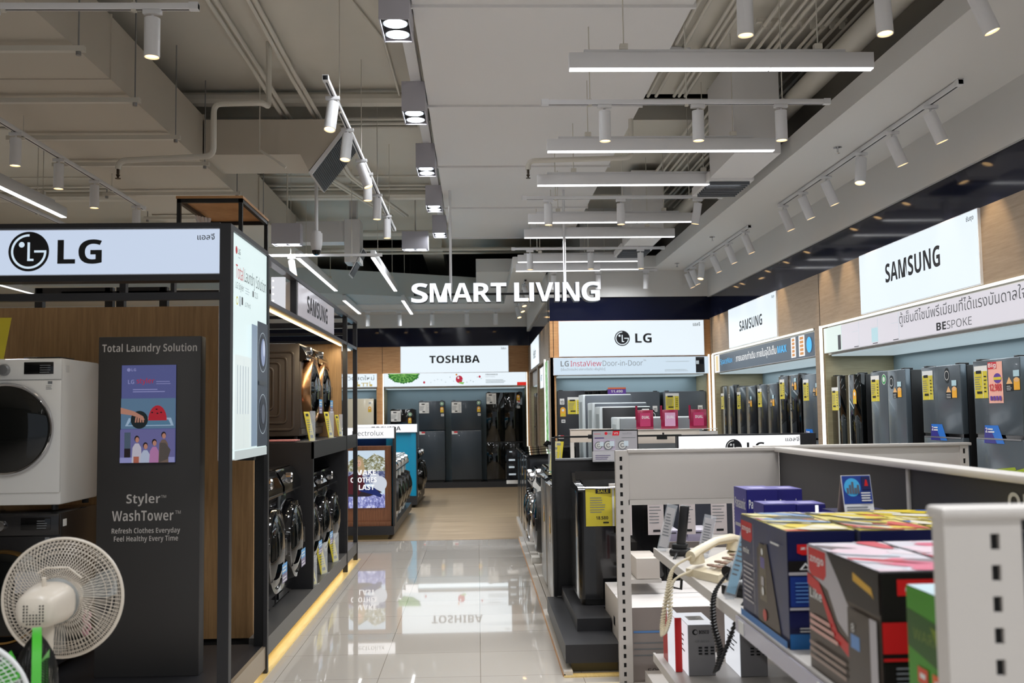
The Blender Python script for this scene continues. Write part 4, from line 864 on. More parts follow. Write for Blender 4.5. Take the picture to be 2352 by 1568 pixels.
g.ell(-.115, 1.702, .01, .01, LAVP, 18); g.text('LG', -.1, -.074, 1.694, 1.710, LAVP, .02); g.text('LG', -.118, -.084, 1.622, 1.646, LAVP, .01); g.text('styler', -.07, .03, 1.616, 1.655, RDT, .0); g.lines(.04, .12, 1.62, 1.645, 2, LAVP, .3); g.lines(-.09, .1, 1.575, 1.6, 2, LAVP, .4)
g.rect(-.154, .15, 1.37, 1.54, emat('scr_aqua', (106, 140, 172), .48)); g.poly([(-.13, 1.385), (.14, 1.385), (.125, 1.43), (-.11, 1.43)], emat('scr_tray', (165, 190, 215), .6)); g.poly([(-.115, 1.39), (.125, 1.39), (.11, 1.42), (-.095, 1.42)], emat('scr_tray2', (96, 140, 172), .5))
g.poly([(.0 + .052 * math.cos(PI * k / 14) + .05, 1.415 + .085 * math.sin(PI * k / 14)) for k in range(15)], emat('scr_red', (190, 40, 56), .55))
for x, z in ((.02, 1.46), (.045, 1.478), (.07, 1.46), (.05, 1.455)): g.ell(x, z, .006, .004, HAIR, 10)
g.ell(-.05, 1.42, .048, .05, emat('scr_dark', (34, 46, 50), .4)); g.poly([(-.154, 1.49), (-.08, 1.468), (-.03, 1.44), (-.02, 1.42), (-.03, 1.415), (-.05, 1.43), (-.09, 1.445), (-.154, 1.455)], SKIN)
for k in range(4): g.poly([(-.035 - .012 * k, 1.435), (-.026 - .012 * k, 1.435), (-.024 - .014 * k, 1.405), (-.032 - .014 * k, 1.405)], SKIN)
g.rect(-.154, .15, 1.18, 1.366, emat('scr_violet', (120, 118, 176), .48)); g.rect(-.13, -.096, 1.2, 1.35, emat('scr_unit', (90, 108, 128), .45)); g.rect(-.13, -.096, 1.2, 1.26, HAIR); g.rect(-.154, .15, 1.18, 1.21, LAVP)
for x, hh, c, hc in ((-.06, 1.31, (205, 200, 215), 1), (-.012, 1.272, (190, 200, 225), 1), (.038, 1.29, (190, 130, 180), 1), (.09, 1.33, (120, 100, 90), 1)):
    g.poly([(x - .028, 1.18), (x - .024, hh - .045), (x - .01, hh - .022), (x + .01, hh - .022), (x + .024, hh - .045), (x + .028, 1.18)], emat('scr_cloth%d' % int(hh * 1000), c, .55)); g.ell(x, hh + .004, .0135, .018, HAIR, 16); g.ell(x + .002, hh - .002, .0105, .015, SKIN, 16)
g.poly([(.065, 1.18), (.07, 1.29), (.1, 1.29), (.13, 1.25), (.115, 1.2)], emat('scr_jacket', (92, 84, 80), .5)); g.rect(-.075, -.045, 1.18, 1.215, emat('scr_skirt', (190, 110, 90), .5))
g.build('screen_picture', sc)
# open shelf unit standing on top of the stand
t = thing('open_shelf_frame', 'black open cube frame with oak top standing on the stand', 'shelf frame', (-1.845, 6.9, 2.65))
for x in (-.225, .2):
    for y in (0, .83): MB().box(x, x + .026, y, y + .026, 0, .47).build('leg', BLACK, t)
MB().box(-.225, .226, 0, .03, .435, .462).box(-.225, .226, .83, .856, .435, .462).box(-.225, -.2, .03, .83, .435, .462).box(.2, .226, .03, .83, .435, .462).build('frame', BLACK, t)
MB().box(-.23, .231, -.004, .86, .462, .48).build('top', OAKW, t)
t = thing('cable_bundle', 'bundle of white flexible hoses coiled under the cube frame', 'cables', (-1.95, 7.3, 2.65))
for k in range(5):
    MB().tube([(-.06 + .02 * k + .05 * math.sin(i * .5 + k * .3), .02 * k, .02 + .05 * i) for i in range(9)], .014, 8).build('hose', LAMPW, t)
MB().box(-.09, .1, -.02, .04, .28, .31).xform(Matrix.Rotation(.6, 4, 'Y')).build('clip', BLACK, t)

# ---------------------------------------------------------------- aisle stand of washers
A = thing('display_stand', 'long dark framed stand of washers along the aisle', 'display stand', (-1.8, 8.8, 0))
def pa(mb, n, m, lab=None): return at_t(mb, n, m, A, lab)
pa(MB().box(-2.34, -1.345, 6.67, 11.16, .085, .2).box(-1.46, -1.345, 6.46, 6.67, .085, .2), 'plinth', mat('plinth_grey', (86, 84, 82), .35, .2)); pa(MB().box(-2.3, -1.45, 6.5, 11.1, .0, .085), 'kick', DARK)
pa(MB().box(-2.36, -2.33, 6.7, 10.3, .2, 2.33), 'back_panel', OAKL)
pa(MB().box(-2.36, -1.40, 10.32, 10.36, 1.38, 2.33), 'end_panel', OAKL)
pa(MB().box(-2.33, -1.345, 8.22, 8.26, .2, 1.38), 'divider', DARK); pa(MB().box(-2.33, -1.36, 10.28, 10.32, .2, 1.38), 'divider', DARK)
pa(MB().box(-2.33, -1.36, 8.26, 10.28, 1.3, 1.38).box(-1.36, -1.345, 8.22, 11.16, 1.245, 1.385), 'shelf', DARK)
for y0, y1, m in ((10.3, 10.345, DARK), (11.14, 11.19, DARK), (6.44, 6.47, DARK)): pa(MB().box(-1.385, -1.34, y0, y1, .0, 2.635), 'post', m)
for y0, y1 in ((7.45, 7.5),): pa(MB().box(-1.39, -1.345, y0, y1, 2.35, 2.61), 'upright', DARK)
for z in (2.61, 2.318): pa(MB().box(-1.40, -1.34, 6.44, 11.19, z, z + .03), 'rail', mat('rail_grey', (70, 70, 76), .3, .4))
for y, z in ((8.0, 2.58), (10.35, 2.6), (11.16, 2.6), (10.36, 2.5), (10.34, 2.42), (10.3, 2.33), (11.16, 2.318)): pa(MB().box(-3.3, -1.36, y, y + .03, z, z + .03), 'crossbar', DARK)
led = pa(MB().box(-1.41, -1.395, 6.5, 10.3, 2.306, 2.318), 'led_strip', LEDWARM)
area_light('led_light', (.37, -.4, 2.29), .02, 3.7, 12, (1, .86, .6), A)
pa(MB().box(-1.5, -1.40, 10.36, 11.1, 2.305, 2.318), 'light_panel', emat('panel_soft', (244, 244, 236), 1.0))
pa(MB().box(-1.43, -1.42, 6.5, 11.1, .06, .075), 'led_strip', LEDY)
area_light('led_light', (.40, 0.05, .07), .05, 4.6, 1.6, (1, .8, .42), A)
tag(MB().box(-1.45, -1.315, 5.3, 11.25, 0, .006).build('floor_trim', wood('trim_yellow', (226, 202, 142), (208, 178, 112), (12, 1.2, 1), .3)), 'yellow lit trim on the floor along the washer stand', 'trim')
area_light('led_light', (-1.40, 5.9, .045), .05, .9, .45, (1, .8, .42))
def d_sam(g, h, H): g.text('SAMSUNG', -.55, .52, H * .24, H * .78, INK, .025)
wall_sign('glossy white sign box with black lettering above the stacked dryers', 7.53, 9.41, 2.35, 2.608, (-1.349, 0, 0), 90, d_sam, .002, face=mat('sign_faint_glow', (214, 210, 220), .12, coat=.4, emit=.22), deep=.11)  # sign face has no lamp; its dim brightness is put in as faint glow
t = thing('light_box', 'open end of white light box with lamp dots inside the frame', 'sign', (-1.43, 7.2, 2.35)); MB().box(-.05, .05, 0, .02, 0, .25).build('back', emat('box_white', (232, 234, 240), .8), t)
MB().box(-.05, .05, -.005, 0, -.012, 0).build('tray', DARK, t)
for k in range(5): MB().cyl((-.035, -.006, .03 + .048 * k), (-.035, 0, .03 + .048 * k), .006, n=8).build('lamp_dot', LEDW, t)
OB = mat('black_enamel', (24, 24, 26), .16, .3, coat=.7)
for k, (y, w, h, z, lab) in enumerate([(7.06, .68, 1.0, .2, 'black front loader first in the lower row, beside the lit poster'), (7.8, .68, 1.0, .2, 'black front loader second in the lower row, before the dividing panel'), (8.63, .6, .88, .2, 'black front loader just past the dividing panel'), (9.27, .6, .88, .2, 'black front loader in the middle past the dividing panel'), (9.91, .6, .88, .2, 'black front loader last before the corner post')]):
    washer(lab, (-1.475, y, z), 90, w, h, .7, OB, GLOSSB, 'rake', None, .27 if h > .9 else .23, None, GLOSSB, k < 4)
for y, lab in ((9.26, 'taupe dryer with ridged side on the upper shelf'), (9.95, 'taupe dryer behind another on the upper shelf')):
    washer(lab, (-1.57, y, 1.385), 90, .64, .86, .72, TAUPE, BRONZE, 'rake', None, .27, .44, OB, True, 'tumble_dryer', True)['category'] = 'dryer'
def stand_card(label, loc, rot, w, h, m=None, lean=12, group=None):
    t = thing('price_card', label, 'card', loc, rot, group); M = Matrix.Rotation(math.radians(-lean), 4, 'X')
    MB().box(-w / 2, w / 2, 0, .004, 0, h).xform(M).build('card', m or YELLOW, t)
    g = Gfx(-.0006); g.rect(-w * .3, w * .2, h * .84, h * .93, INK); g.lines(-w * .35, w * .35, h * .3, h * .78, 6, GREYTXT, .3); g.rect(-w * .2, w * .3, h * .1, h * .2, INK); g.mb.xform(M); g.build('print', t)
    MB().box(-w / 2, w / 2, -.025, .05, -.001, .003).box(-w / 2, w / 2, -.004, -.002, 0, h).build('sleeve', CLEAR, t); return t
for lab, y, x, z, w, h in [('yellow price card leaning past the dividing panel, first of three', 8.42, -1.375, .2, .13, .24), ('yellow price card leaning before the middle black loader', 9.0, -1.375, .2, .13, .27), ('yellow price card leaning before the last black loader', 9.72, -1.375, .2, .13, .27), ('yellow price card on the shelf edge before first dryer', 8.42, -1.385, 1.386, .11, .25), ('yellow price card on the shelf edge between the dryers', 9.5, -1.385, 1.386, .11, .25), ('yellow price card on the shelf edge beside the corner post', 10.15, -1.385, 1.386, .09, .22)]:
    stand_card(lab, (x, y, z), 74, w * .95, h)
tag(MB().box(-1.9, -1.5, 8.3, 8.5, 1.386, 1.4, bev=.003).build('leaflet_stack', mat('leaflet_pink', (200, 130, 130), .4)), 'thin stack of pinkish leaflets on the upper shelf', 'leaflets')
# stands beyond the wood floor edge
E = thing('display_stand', 'walnut fronted stand with a lit picture screen', 'display stand', (-1.6, 13, 0))
def pe(mb, n, m, lab=None): return at_t(mb, n, m, E, lab)
pe(MB().box(-2.9, -1.085, 12.92, 16.3, .06, .17), 'plinth', DARK); pe(MB().box(-2.85, -1.17, 12.97, 16.2, 0, .06), 'kick', mat('kick_brass', (120, 104, 64), .4))
pe(MB().box(-1.85, -1.125, 13.0, 13.12, .22, 1.19), 'front_panel', WALNUT); pe(MB().box(-1.85, -1.125, 12.97, 13.12, .17, .225), 'front_panel', WALNUT)
pe(MB().box(-2.9, -1.18, 13.2, 13.24, .17, 1.3).box(-2.9, -1.85, 13.24, 16.2, .17, 1.15), 'side_panel', TEAL); pe(MB().box(-1.2, -1.1, 13.14, 13.2, .17, 1.28), 'end_panel', TEAL)
pe(MB().box(-1.098, -1.076, 12.93, 13.2, .17, 1.43), 'post', DARK); pe(MB().box(-1.6, -1.2, 13.15, 13.2, 1.1, 1.28), 'back_glass', mat('navy_glass', (16, 40, 80), .1, coat=.5))
def d_elux(g, h, H):
    g.text('Electrolux', .0, .4, H * .26, H * .72, GREYTXT, .0); g.rect(-.22, -.08, H * .15, H * .85, GT); g.ell(-.15, H * .5, .03, .05, PANEL)
wall_sign('small lit sign board with thin grey name over the walnut stand', -2.15, -1.077, 1.29, 1.432, (0, 12.93, 0), 0, d_elux, .01, face=emat('sign_bright', (250, 250, 252), 1.0), deep=.05)
scr = thing('picture_screen', 'lit portrait screen showing a seated woman on rocks', 'screen', (-1.44, 12.998, .4)); W, H = .235, .735
MB().box(-W, W, -.012, 0, 0, H).build('panel', BLACK, scr)
g = Gfx(-.0125, .0004)
g.rect(-W, W, 0, H, emat('pic_sky', (206, 224, 240), .85))
g.poly([(-W, H * .62), (W, H * .62), (W, H * .86), (.1, H * .95), (-.0, H * .84), (-.1, H * .93), (-W, H * .8)], speckle('pic_trees', [(50, 60, 44), (126, 124, 88), (206, 218, 226)], 26, .6, (1, 1, 1.3)))
g.rect(-W, W, H * .42, H * .64, speckle('pic_rocks', [(34, 40, 74), (70, 80, 120), (200, 205, 215)], 9, .6)); g.ell(.17, H * .42, .09, H * .13, emat('pic_pale', (214, 220, 232), .8)); g.ell(.1, H * .55, .06, H * .05, emat('pic_pale', (214, 220, 232), .8))
g.rect(-W, W, 0, H * .24, speckle('pic_grass', [(60, 64, 130), (120, 126, 180), (214, 216, 236)], 34, .65, (1, 1, .6)))
g.poly([(-W, H * .2), (W * .1, H * .2), (W * .85, H * .27), (W * .3, H * .36), (-W, H * .42)], emat('pic_boulder', (56, 46, 56), .5))
MR = emat('pic_maroon', (92, 36, 46), .6); g.poly([(-W, H * .25), (-W, H * .55), (-.15, H * .62), (-.06, H * .6), (-.02, H * .4), (-.1, H * .22)], MR)
g.poly([(-.1, H * .3), (.0, H * .38), (.1, H * .35), (.2, H * .22), (.18, H * .18), (.06, H * .24)], emat('pic_jeans', (34, 50, 120), .6))
BL = emat('pic_blond', (196, 170, 130), .7); g.poly([(-.16, H * .66), (-.15, H * .85), (-.1, H * .9), (-.05, H * .86), (-.02, H * .68), (-.05, H * .58), (-.09, H * .6)], BL); g.ell(-.1, H * .78, .033, H * .062, emat('pic_skin', (222, 180, 155), .75)); g.ell(-.112, H * .79, .005, .005, HAIR, 8); g.ell(-.09, H * .79, .005, .005, HAIR, 8); g.rect(-.108, -.092, H * .745, H * .752, RDT)
PW = emat('pic_white', (250, 250, 252), .95)
g.text('MAKE', -.13, .12, H * .575, H * .665, PW, .04); g.text('CLOTHES', -.205, .13, H * .445, H * .535, PW, .04); g.text('LAST', -.1, .1, H * .315, H * .405, PW, .04)
g.build('picture', scr)
for k, y in enumerate((13.62, 14.26, 14.9, 15.54)):
    washer('white front loader with dark door, %s in the row by the wood floor' % ORD[k], (-1.14, y, .1), 90, .6, .9, .58, WASHW, BLACK, 'rake', None, .19, None, WASHW)
stand_card('white price card standing on the first white loader', (-1.25, 13.5, 1.0), 60, .1, .2, PAPER); stand_card('yellow price card standing on the white loaders', (-1.25, 14.1, 1.0), 60, .1, .22)
T2 = thing('display_stand', 'teal stand with lit name board before the slate fridges', 'display stand', (-1.5, 17.3, 0))
at_t(MB().box(-2.6, -1.05, 17.2, 19.6, .05, .2).box(-2.5, -1.15, 17.3, 19.5, 0, .05), 'plinth', DARK, T2); at_t(MB().box(-2.6, -1.15, 17.25, 17.32, .2, 1.3).box(-2.6, -1.4, 17.32, 19.5, .2, 1.2), 'side_panel', TEAL, T2); at_t(MB().box(-1.15, -1.045, 17.22, 17.3, .2, 1.3), 'end_panel', TEAL, T2); at_t(MB().box(-1.06, -1.04, 17.2, 17.26, .2, 1.42), 'post', DARK, T2)
wall_sign('small lit name board with black capitals over the teal stand', -2.1, -1.04, 1.285, 1.425, (0, 17.2, 0), 0, lambda g, h, H: g.text('TOSHIBA', -.25, .25, H * .25, H * .75, INK, .02), .01, face=emat('sign_bright', (250, 250, 252), 1.0), deep=.05)
for k, y in enumerate((17.75, 18.4)): washer('black front loader in the teal stand, %s along' % ORD[k], (-1.05, y, .1), 90, .6, .88, .55, OB, GLOSSB, 'rake', None, .22, None, GLOSSB)

# ---------------------------------------------------------------- fans
def fan(label, loc, rot, r, m, blade, zc, wires=88, motor=True, depth=.075, rings=(.42, .78, .86, .93), base=True, back=None):
    """pedestal fan; origin on the floor under the motor, guard axis along local y, blowing to +y"""
    t = thing('pedestal_fan', label, 'fan', loc, rot)
    yc = .11
    cg = MB()
    for s in (-1, 1):
        for k in range(wires):
            a = 2 * PI * k / wires + (.12 if s > 0 else 0); tw = .28 * s
            cg.tube([((.05 + (r - .052) * f) * math.cos(a + tw * f), yc + s * depth * (1 - f ** 2.2), zc + (.05 + (r - .052) * f) * math.sin(a + tw * f)) for f in (0, .25, .5, .75, .92, 1)], .0014, 4)
        for q in rings: cg.tube([(r * q * math.cos(2 * PI * k / 40), yc + s * depth * (1 - q ** 2.2), zc + r * q * math.sin(2 * PI * k / 40)) for k in range(40)], .0014, 5, 0, True)
    gd = cg.build('guard', m, t)
    MB().tube([(r * math.cos(2 * PI * k / 60), yc, zc + r * math.sin(2 * PI * k / 60)) for k in range(60)], .0065, 8, 0, True).build('guard_rim', back or m, gd)
    MB().lathe([(.0, yc + depth + .006), (.05, yc + depth), (.05, yc + depth - .01), (0, yc + depth - .012)], (0, 0, zc), 'y', 24).build('badge', m, gd)
    hb = MB().lathe([(0, yc - .03), (.036, yc - .03), (.036, yc + .02), (0, yc + .03)], (0, 0, zc), 'y', 20).build('hub', blade, t)
    for k in range(3):
        b = MB(); a = 2 * PI * k / 3 + .3; rows = []
        for i in range(7):
            f = i / 6; rr = .035 + (r * .8) * f; wd = (.16 + .75 * math.sin(PI * min(1, f * .62 + .1))) * .62
            rows.append([(rr * math.cos(a + wd * (u - .5)), yc - .012 + .05 * (u - .5), zc + rr * math.sin(a + wd * (u - .5))) for u in (0, .33, .67, 1)])
        for i in range(6):
            for j in range(3): b.add([rows[i][j], rows[i][j + 1], rows[i + 1][j + 1], rows[i + 1][j]], [(0, 1, 2, 3)])
        b.build('blade', blade, hb)
    s = r / .22
    if motor:
        mh = MB(); N = 22; prof = [(-.165, .001, .0), (-.163, .045, .0), (-.15, .062, .0), (-.11, .07, .002), (-.06, .076, .004), (-.01, .08, .004), (.02, .074, .0), (.03, .06, 0)]
        vs = []; fs = []
        for y, q, dz in prof:
            for k in range(N):
                tt = 2 * PI * k / N; cc, ss = math.cos(tt), math.sin(tt); e = .72
                vs.append((q * 1.08 * math.copysign(abs(cc) ** e, cc), y, zc + dz + q * .95 * math.copysign(abs(ss) ** e, ss)))
        for i in range(len(prof) - 1):
            for k in range(N): fs.append((i * N + k, i * N + (k + 1) % N, (i + 1) * N + (k + 1) % N, (i + 1) * N + k))
        mh.add(vs, fs); hs = mh.build('motor_housing', m, t, sharp=60)
        v = MB()
        for i in range(7):
            for j in range(7):
                if (j >= 3 or i in (0, 1, 5, 6)) and abs(i - 3) + max(0, j - 3) < 6: v.cyl((-.033 + .011 * i, -.166, zc + .02 - .0105 * j), (-.033 + .011 * i, -.16, zc + .02 - .0105 * j), .0028, n=8)
        v.build('vent_holes', BLACK, hs)
        MB().cyl((.0, -.07, zc + .07), (0, -.075, zc + .105), .008, n=10).build('oscillation_knob', m, t)
        MB().lathe([(.068, .025), (.085, .035), (.085, .045), (.06, .05)], (0, 0, zc), 'y', 28, cap=False).build('guard_plate', mat('fan_grey', (150, 152, 150), .5), t)
    if r > .2:
        c = [(-.06 * s, zc + .105 * s), (-.03 * s, zc + .125 * s), (.05 * s, zc + .125 * s), (.1 * s, zc + .085 * s)]
        MB().tube([(x, .02, z) for x, z in c], .004, 6).build('carry_handle', m, t)
    MB().cyl((0, -.03, zc - .05), (0, -.03, zc - .24), .021 * s, .018 * s, 16).build('neck', m, t)
    MB().cyl((0, -.03, zc - .24), (0, -.03, .03), .03 * s, .03 * s, 16).lathe([(.036 * s, zc - .25), (.036 * s, zc - .23), (.02, zc - .22)], (0, -.03, 0), 'z', 18).build('column', m, t)
    MB().lathe([(.0, 0), (.19 * s, 0), (.185 * s, .02), (.06, .035), (.0, .036)], (0, -.03, 0), 'z', 36).build('base', m, t)
    return t
FANW = mat('fan_ivory', (222, 212, 198), .3)
f1 = fan('ivory pedestal fan seen from behind before the kiosk', (-1.575, 3.78, 0), 2, .221, FANW, mat('blade_clear', (200, 205, 205), .15, alpha=.35), .924)
g = Gfx(.2, .001); g.rect(-.215, -.12, .93, 1.01, mat('paper_grey', (170, 170, 174), .6)); g.build('paper_tag', f1)
MB().tube([(.05 + .006 * math.sin(k * 2.), .2, .86 - .014 * k) for k in range(8)], .006, 6).tube([(.065 + .008 * math.sin(k * 1.7), .2, .85 - .012 * k) for k in range(8)], .006, 6).build('ribbon', mat('ribbon_pink', (200, 150, 160), .6), f1)
GREENP = mat('fan_green', (70, 176, 50), .35)
f2 = fan('small black fan with a green band seen edge-on', (-1.345, 3.405, 0), 113.6, .2, BLACK, GREENP, .71, 120, False, .065, (.3, .5, .6, .7, .8, .88, .94))
MB().lathe([(.209, .096), (.209, .124), (.2, .124), (.2, .096)], (0, 0, .71), 'y', 64, cap=False).build('green_band', GREENP, f2)
f3 = fan('small white fan with green blades beside the black fan', (-1.42, 3.0, 0), 175, .18, mat('fan_white', (224, 226, 226), .35), GREENP, .80, 80, False, .06)

t = thing('open_gantry', 'dark open gantry of another stand glimpsed above the oak panel', 'gantry', (-2.9, 8.0, 0))
for x in (-3.48, -2.93, -2.84, -2.50): MB().box(x + 2.9 - .03, x + 2.9 + .03, 0, .06, 0, 2.64).build('post', DARK, t)
MB().box(-.6, -.02, 0, .06, 2.58, 2.64).box(.06, .42, 0, .06, 2.58, 2.64).build('rail', DARK, t)
# ---------------------------------------------------------------- white shelving with telephones and heater boxes
GW = mat('shelf_white', (204, 199, 194), .38); GDK = mat('panel_charcoal', (54, 53, 55), .5); GY0, GY1, GX0, GX1, GZ = 1.72, 5.9, .86, 1.79, 1.37
def slotted_post(name, par, x0, x1, y0, y1, z1, sx0, sx1, pitch=.052, sh=.026, face=None):
    """upright with a column of punched slots facing the camera"""
    m = MB().box(x0, sx0, y0, y1, 0, z1).box(sx1, x1, y0, y1, 0, z1).box(sx0, sx1, y0 + .012, y1, 0, z1)
    z = z1 - .035; m.box(sx0, sx1, y0, y0 + .012, z, z1)
    while z > .02:
        m.box(sx0, sx1, y0, y0 + .012, max(0, z - pitch), z - sh); z -= pitch
    o = at_t(m, name, GW, par)
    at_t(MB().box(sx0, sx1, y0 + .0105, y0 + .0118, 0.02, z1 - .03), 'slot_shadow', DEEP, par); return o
G = thing('gondola_shelf', 'white slotted gondola shelving with charcoal back panel', 'shelving', (1.4, 4, 0))
def pg(mb, n, m, lab=None): return at_t(mb, n, m, G, lab)
slotted_post('upright', G, .812, .89, GY1, GY1 + .045, 1.365, .836, .852)
pg(MB().box(.885, GX1, GY1 + .005, GY1 + .03, 1.075, 1.36, bev=.004), 'header_panel', GW); pg(MB().box(.885, GX1 + .03, GY1 - .012, GY1 + .05, 1.352, 1.372, bev=.004), 'top_cap', GW)
pg(MB().box(.885, GX1, GY1, GY1 + .04, 1.045, 1.075), 'crossbar', GW)
pg(MB().box(GX1, GX1 + .03, 4.12, GY1, .02, 1.345).box(GX1, GX1 + .03, GY0 + .1, 4.105, .02, 1.345), 'back_panel', GDK)
pg(MB().box(GX1 - .008, GX1 + .045, 4.1, 4.125, 0, 1.35), 'upright', GW)
pg(MB().box(GX1 - .03, GX1 + .07, GY0 + .06, GY1, 1.345, 1.372, bev=.004), 'top_cap', GW)
g = Gfx(0); 
on = Gfx(0); on.text('ON', -.085, .085, 0, .075, PAPER, .02); o = on.build('lettering', G); o.rotation_euler = (0, 0, -PI / 2); o.location = (GX1 - .002 - 1.4, 3.25 - 4, 1.235)
# front post, cut by the frame edge
slotted_post('upright', G, .872, 1.02, 1.86, 1.91, 1.395, .96, .978, .058, .03)
pg(MB().box(.868, 1.7, 1.855, 1.93, 1.385, 1.41, bev=.008), 'top_cap', GW)
pg(MB().box(.99, 1.7, 1.875, 1.9, .0, 1.36), 'end_panel', mat('end_navy', (30, 34, 44), .5))
SZ = .845
pg(MB().box(.965, GX1, 1.92, 5.5, SZ - .03, SZ, bev=.003), 'shelf', GW)
pg(MB().box(.955, .967, 1.92, 5.5, SZ - .04, SZ + .004), 'shelf_edge', GW)
pg(MB().box(.945, .951, 1.95, 3.72, SZ - .06, SZ - .005), 'price_rail', mat('rail_lilac', (176, 174, 192), .2, coat=.4, alpha=.9))
for k, y in enumerate((3.6, 2.75, 2.2)): pg(MB().box(.942, .945, y, y + .07, SZ - .055, SZ - .01), 'shelf_ticket', PAPER)
pg(MB().box(.95, GX1, 1.92, 5.5, .25, .28, bev=.003), 'shelf', GW); pg(MB().box(.94, .952, 1.92, 5.5, .24, .285), 'shelf_edge', GW)
pg(MB().box(.95, GX1, 1.92, 5.85, .02, .1), 'base', GW)
# second gondola behind, back to back with the first
G2 = thing('gondola_shelf', 'white gondola shelving behind the charcoal panel', 'shelving', (2.9, 6.6, 0))
at_t(MB().box(1.95, 3.42, 7.0, 7.03, 1.06, 1.33, bev=.004), 'header_panel', GW, G2); at_t(MB().box(1.95, 3.5, 6.98, 7.05, 1.322, 1.342, bev=.004), 'top_cap', GW, G2)
slotted_post('upright', G2, 3.42, 3.48, 6.99, 7.03, 1.335, 3.44, 3.457, .07, .035)
at_t(MB().box(1.95, 3.4, 6.6, 7.0, .1, .14).box(1.95, 3.4, 6.6, 7.0, .7, .73), 'shelf', GW, G2)
# heater boxes
def carton(label, x0, x1, y0, y1, z0, z1, side, front, top, dside, dfront, dtop, name='carton', cat='box', group=None):
    """printed box: side faces the aisle (-x), front faces the camera (-y)"""
    t = thing(name, label, cat, ((x0 + x1) / 2, (y0 + y1) / 2, z0), 0, group); hx, hy, H = (x1 - x0) / 2, (y1 - y0) / 2, z1 - z0
    m = MB().box(-hx, hx, -hy, hy, 0, H, bev=.002, seg=1).build('box', front, t)
    g = Gfx(-.0008); g.rect(-hy, hy, 0, H, side); dside(g, hy, H); o = g.build('side_print', t); o.rotation_euler = (0, 0, -PI / 2); o.location = (-hx, 0, 0)
    g = Gfx(-.0008); dfront(g, hx, H); o = g.build('front_print', t); o.location = (0, -hy, 0)
    g = Gfx(-.0008); g.rect(-hx, hx, -hy, hy, top); dtop(g, hx, hy); o = g.build('top_print', t); o.rotation_euler = (-PI / 2, 0, 0); o.location = (0, 0, H)
    return t
BXB = mat('box_navy', (20, 24, 70), .35); BXS = wood('box_blue_side', (58, 66, 104), (78, 78, 92), (1, 1, .6), .4); BXR = mat('box_red', (196, 30, 32), .35); BXK = mat('box_black', (24, 20, 20), .35); BXG = mat('box_grey', (176, 172, 176), .35)
BXT = mat('box_taupe', (84, 74, 66), .4); GRN = mat('box_green', (64, 140, 28), .4); GRD = mat('box_green_dark', (40, 84, 24), .4); SKY2 = mat('box_sky', (96, 140, 196), .4); BRB = mat('box_royal', (28, 54, 130), .4)
def badge(g, x0, x1, z0, z1):
    g.poly([(x0, z1), (x1, z1), (x1, z0 + .2 * (z1 - z0)), (x1 - .15 * (x1 - x0), z0), (x0 + .15 * (x1 - x0), z0), (x0, z0 + .2 * (z1 - z0))], BXR); g.text('zngo', x0 + .1 * (x1 - x0), x1 - .1 * (x1 - x0), z0 + .42 * (z1 - z0), z0 + .72 * (z1 - z0), PAPER, .02)
def blue_side(g, h, H):
    badge(g, -h + .005, -h + .15, H * .76, H * .95)
    g.text('mix', -h + .03, -h + .11, H * .64, H * .7, PAPER, .03); g.lines(-h + .03, -h + .17, H * .18, H * .58, 9, BXG, .4); g.rect(-h + .17, -h + .173, H * .1, H * .95, BXG)
    g.poly([(-.06, H * .02), (-.055, H * .75), (.06, H * .82), (.2, H * .05), (.2, H * .0), (-.06, 0)], BXT); g.rect(-.03, .05, H * .28, H * .8, mat('heater_bronze', (98, 88, 66), .3, .3))
    g.rect(-.015, .035, H * .58, H * .68, mat('heater_screen', (106, 96, 150), .4)); g.ell(.01, H * .73, .012, .012, PAPER, 12); g.rect(-.005, .025, H * .42, H * .5, BXG); g.ell(.012, H * .37, .013, .015, PAPER, 12); g.ell(.03, H * .16, .022, .02, mat('heater_red', (190, 70, 60), .4), 14)
    g.lines(.12, .22, H * .85, H * .88, 1, PAPER, .6); g.rect(-h, h, 0, H * .07, mat('box_azure', (30, 110, 180), .4))
def blue_front(g, h, H):
    g.rect(-h, h, 0, H * .3, mat('box_azure', (30, 110, 180), .4)); g.rect(-h, h, H * .13, H * .33, BXB); g.rect(-h + .005, h - .005, H * .36, H * .62, BRB)
    badge(g, -h + .03, h - .08, H * .8, H * .89); g.rect(-h, h, H * .66, H * .75, BXK); g.poly([(-h + .035, H * .675), (-h + .075, H * .675), (-h + .055, H * .735)], PAPER); g.poly([(-h + .044, H * .682), (-h + .066, H * .682), (-h + .055, H * .718)], BXK); g.lines(-h + .09, h - .02, H * .69, H * .73, 2, PAPER, .4)
    g.rect(-h, h, H * .63, H * .655, BXG); g.lines(-h + .02, h - .06, H * .4, H * .59, 6, SKY2, .3); g.rect(-h, h, H * .335, H * .355, BXG); g.lines(-h + .03, h - .04, H * .15, H * .2, 2, PAPER, .4)
def patches(cols, n, seed):
    def f(g, hx, hy):
        rd = random.Random(seed)
        for k in range(n):
            cx, cy = rd.uniform(-hx, hx), rd.uniform(-hy, hy); a, b = rd.uniform(.03, .1), rd.uniform(.03, .11); c = cols[k % len(cols)]; an = rd.uniform(0, 3)
            pts = [(cx + a * math.cos(t + an) * (1 + .3 * math.sin(3 * t)), cy + b * math.sin(t) * (1 + .25 * math.cos(2 * t + an))) for t in [2 * PI * j / 9 for j in range(9)]]
            y = g.y; g.poly([(max(-hx + .002, min(hx - .002, p[0])), max(-hy + .002, min(hy - .002, p[1]))) for p in pts], mat('patch_%d_%d_%d' % c, c, .3)); g.y = y - .00012
    return f
TOPY = patches([(226, 200, 40), (200, 60, 44), (232, 226, 206), (120, 150, 190), (214, 190, 40), (228, 216, 150), (60, 60, 40)], 34, 3)
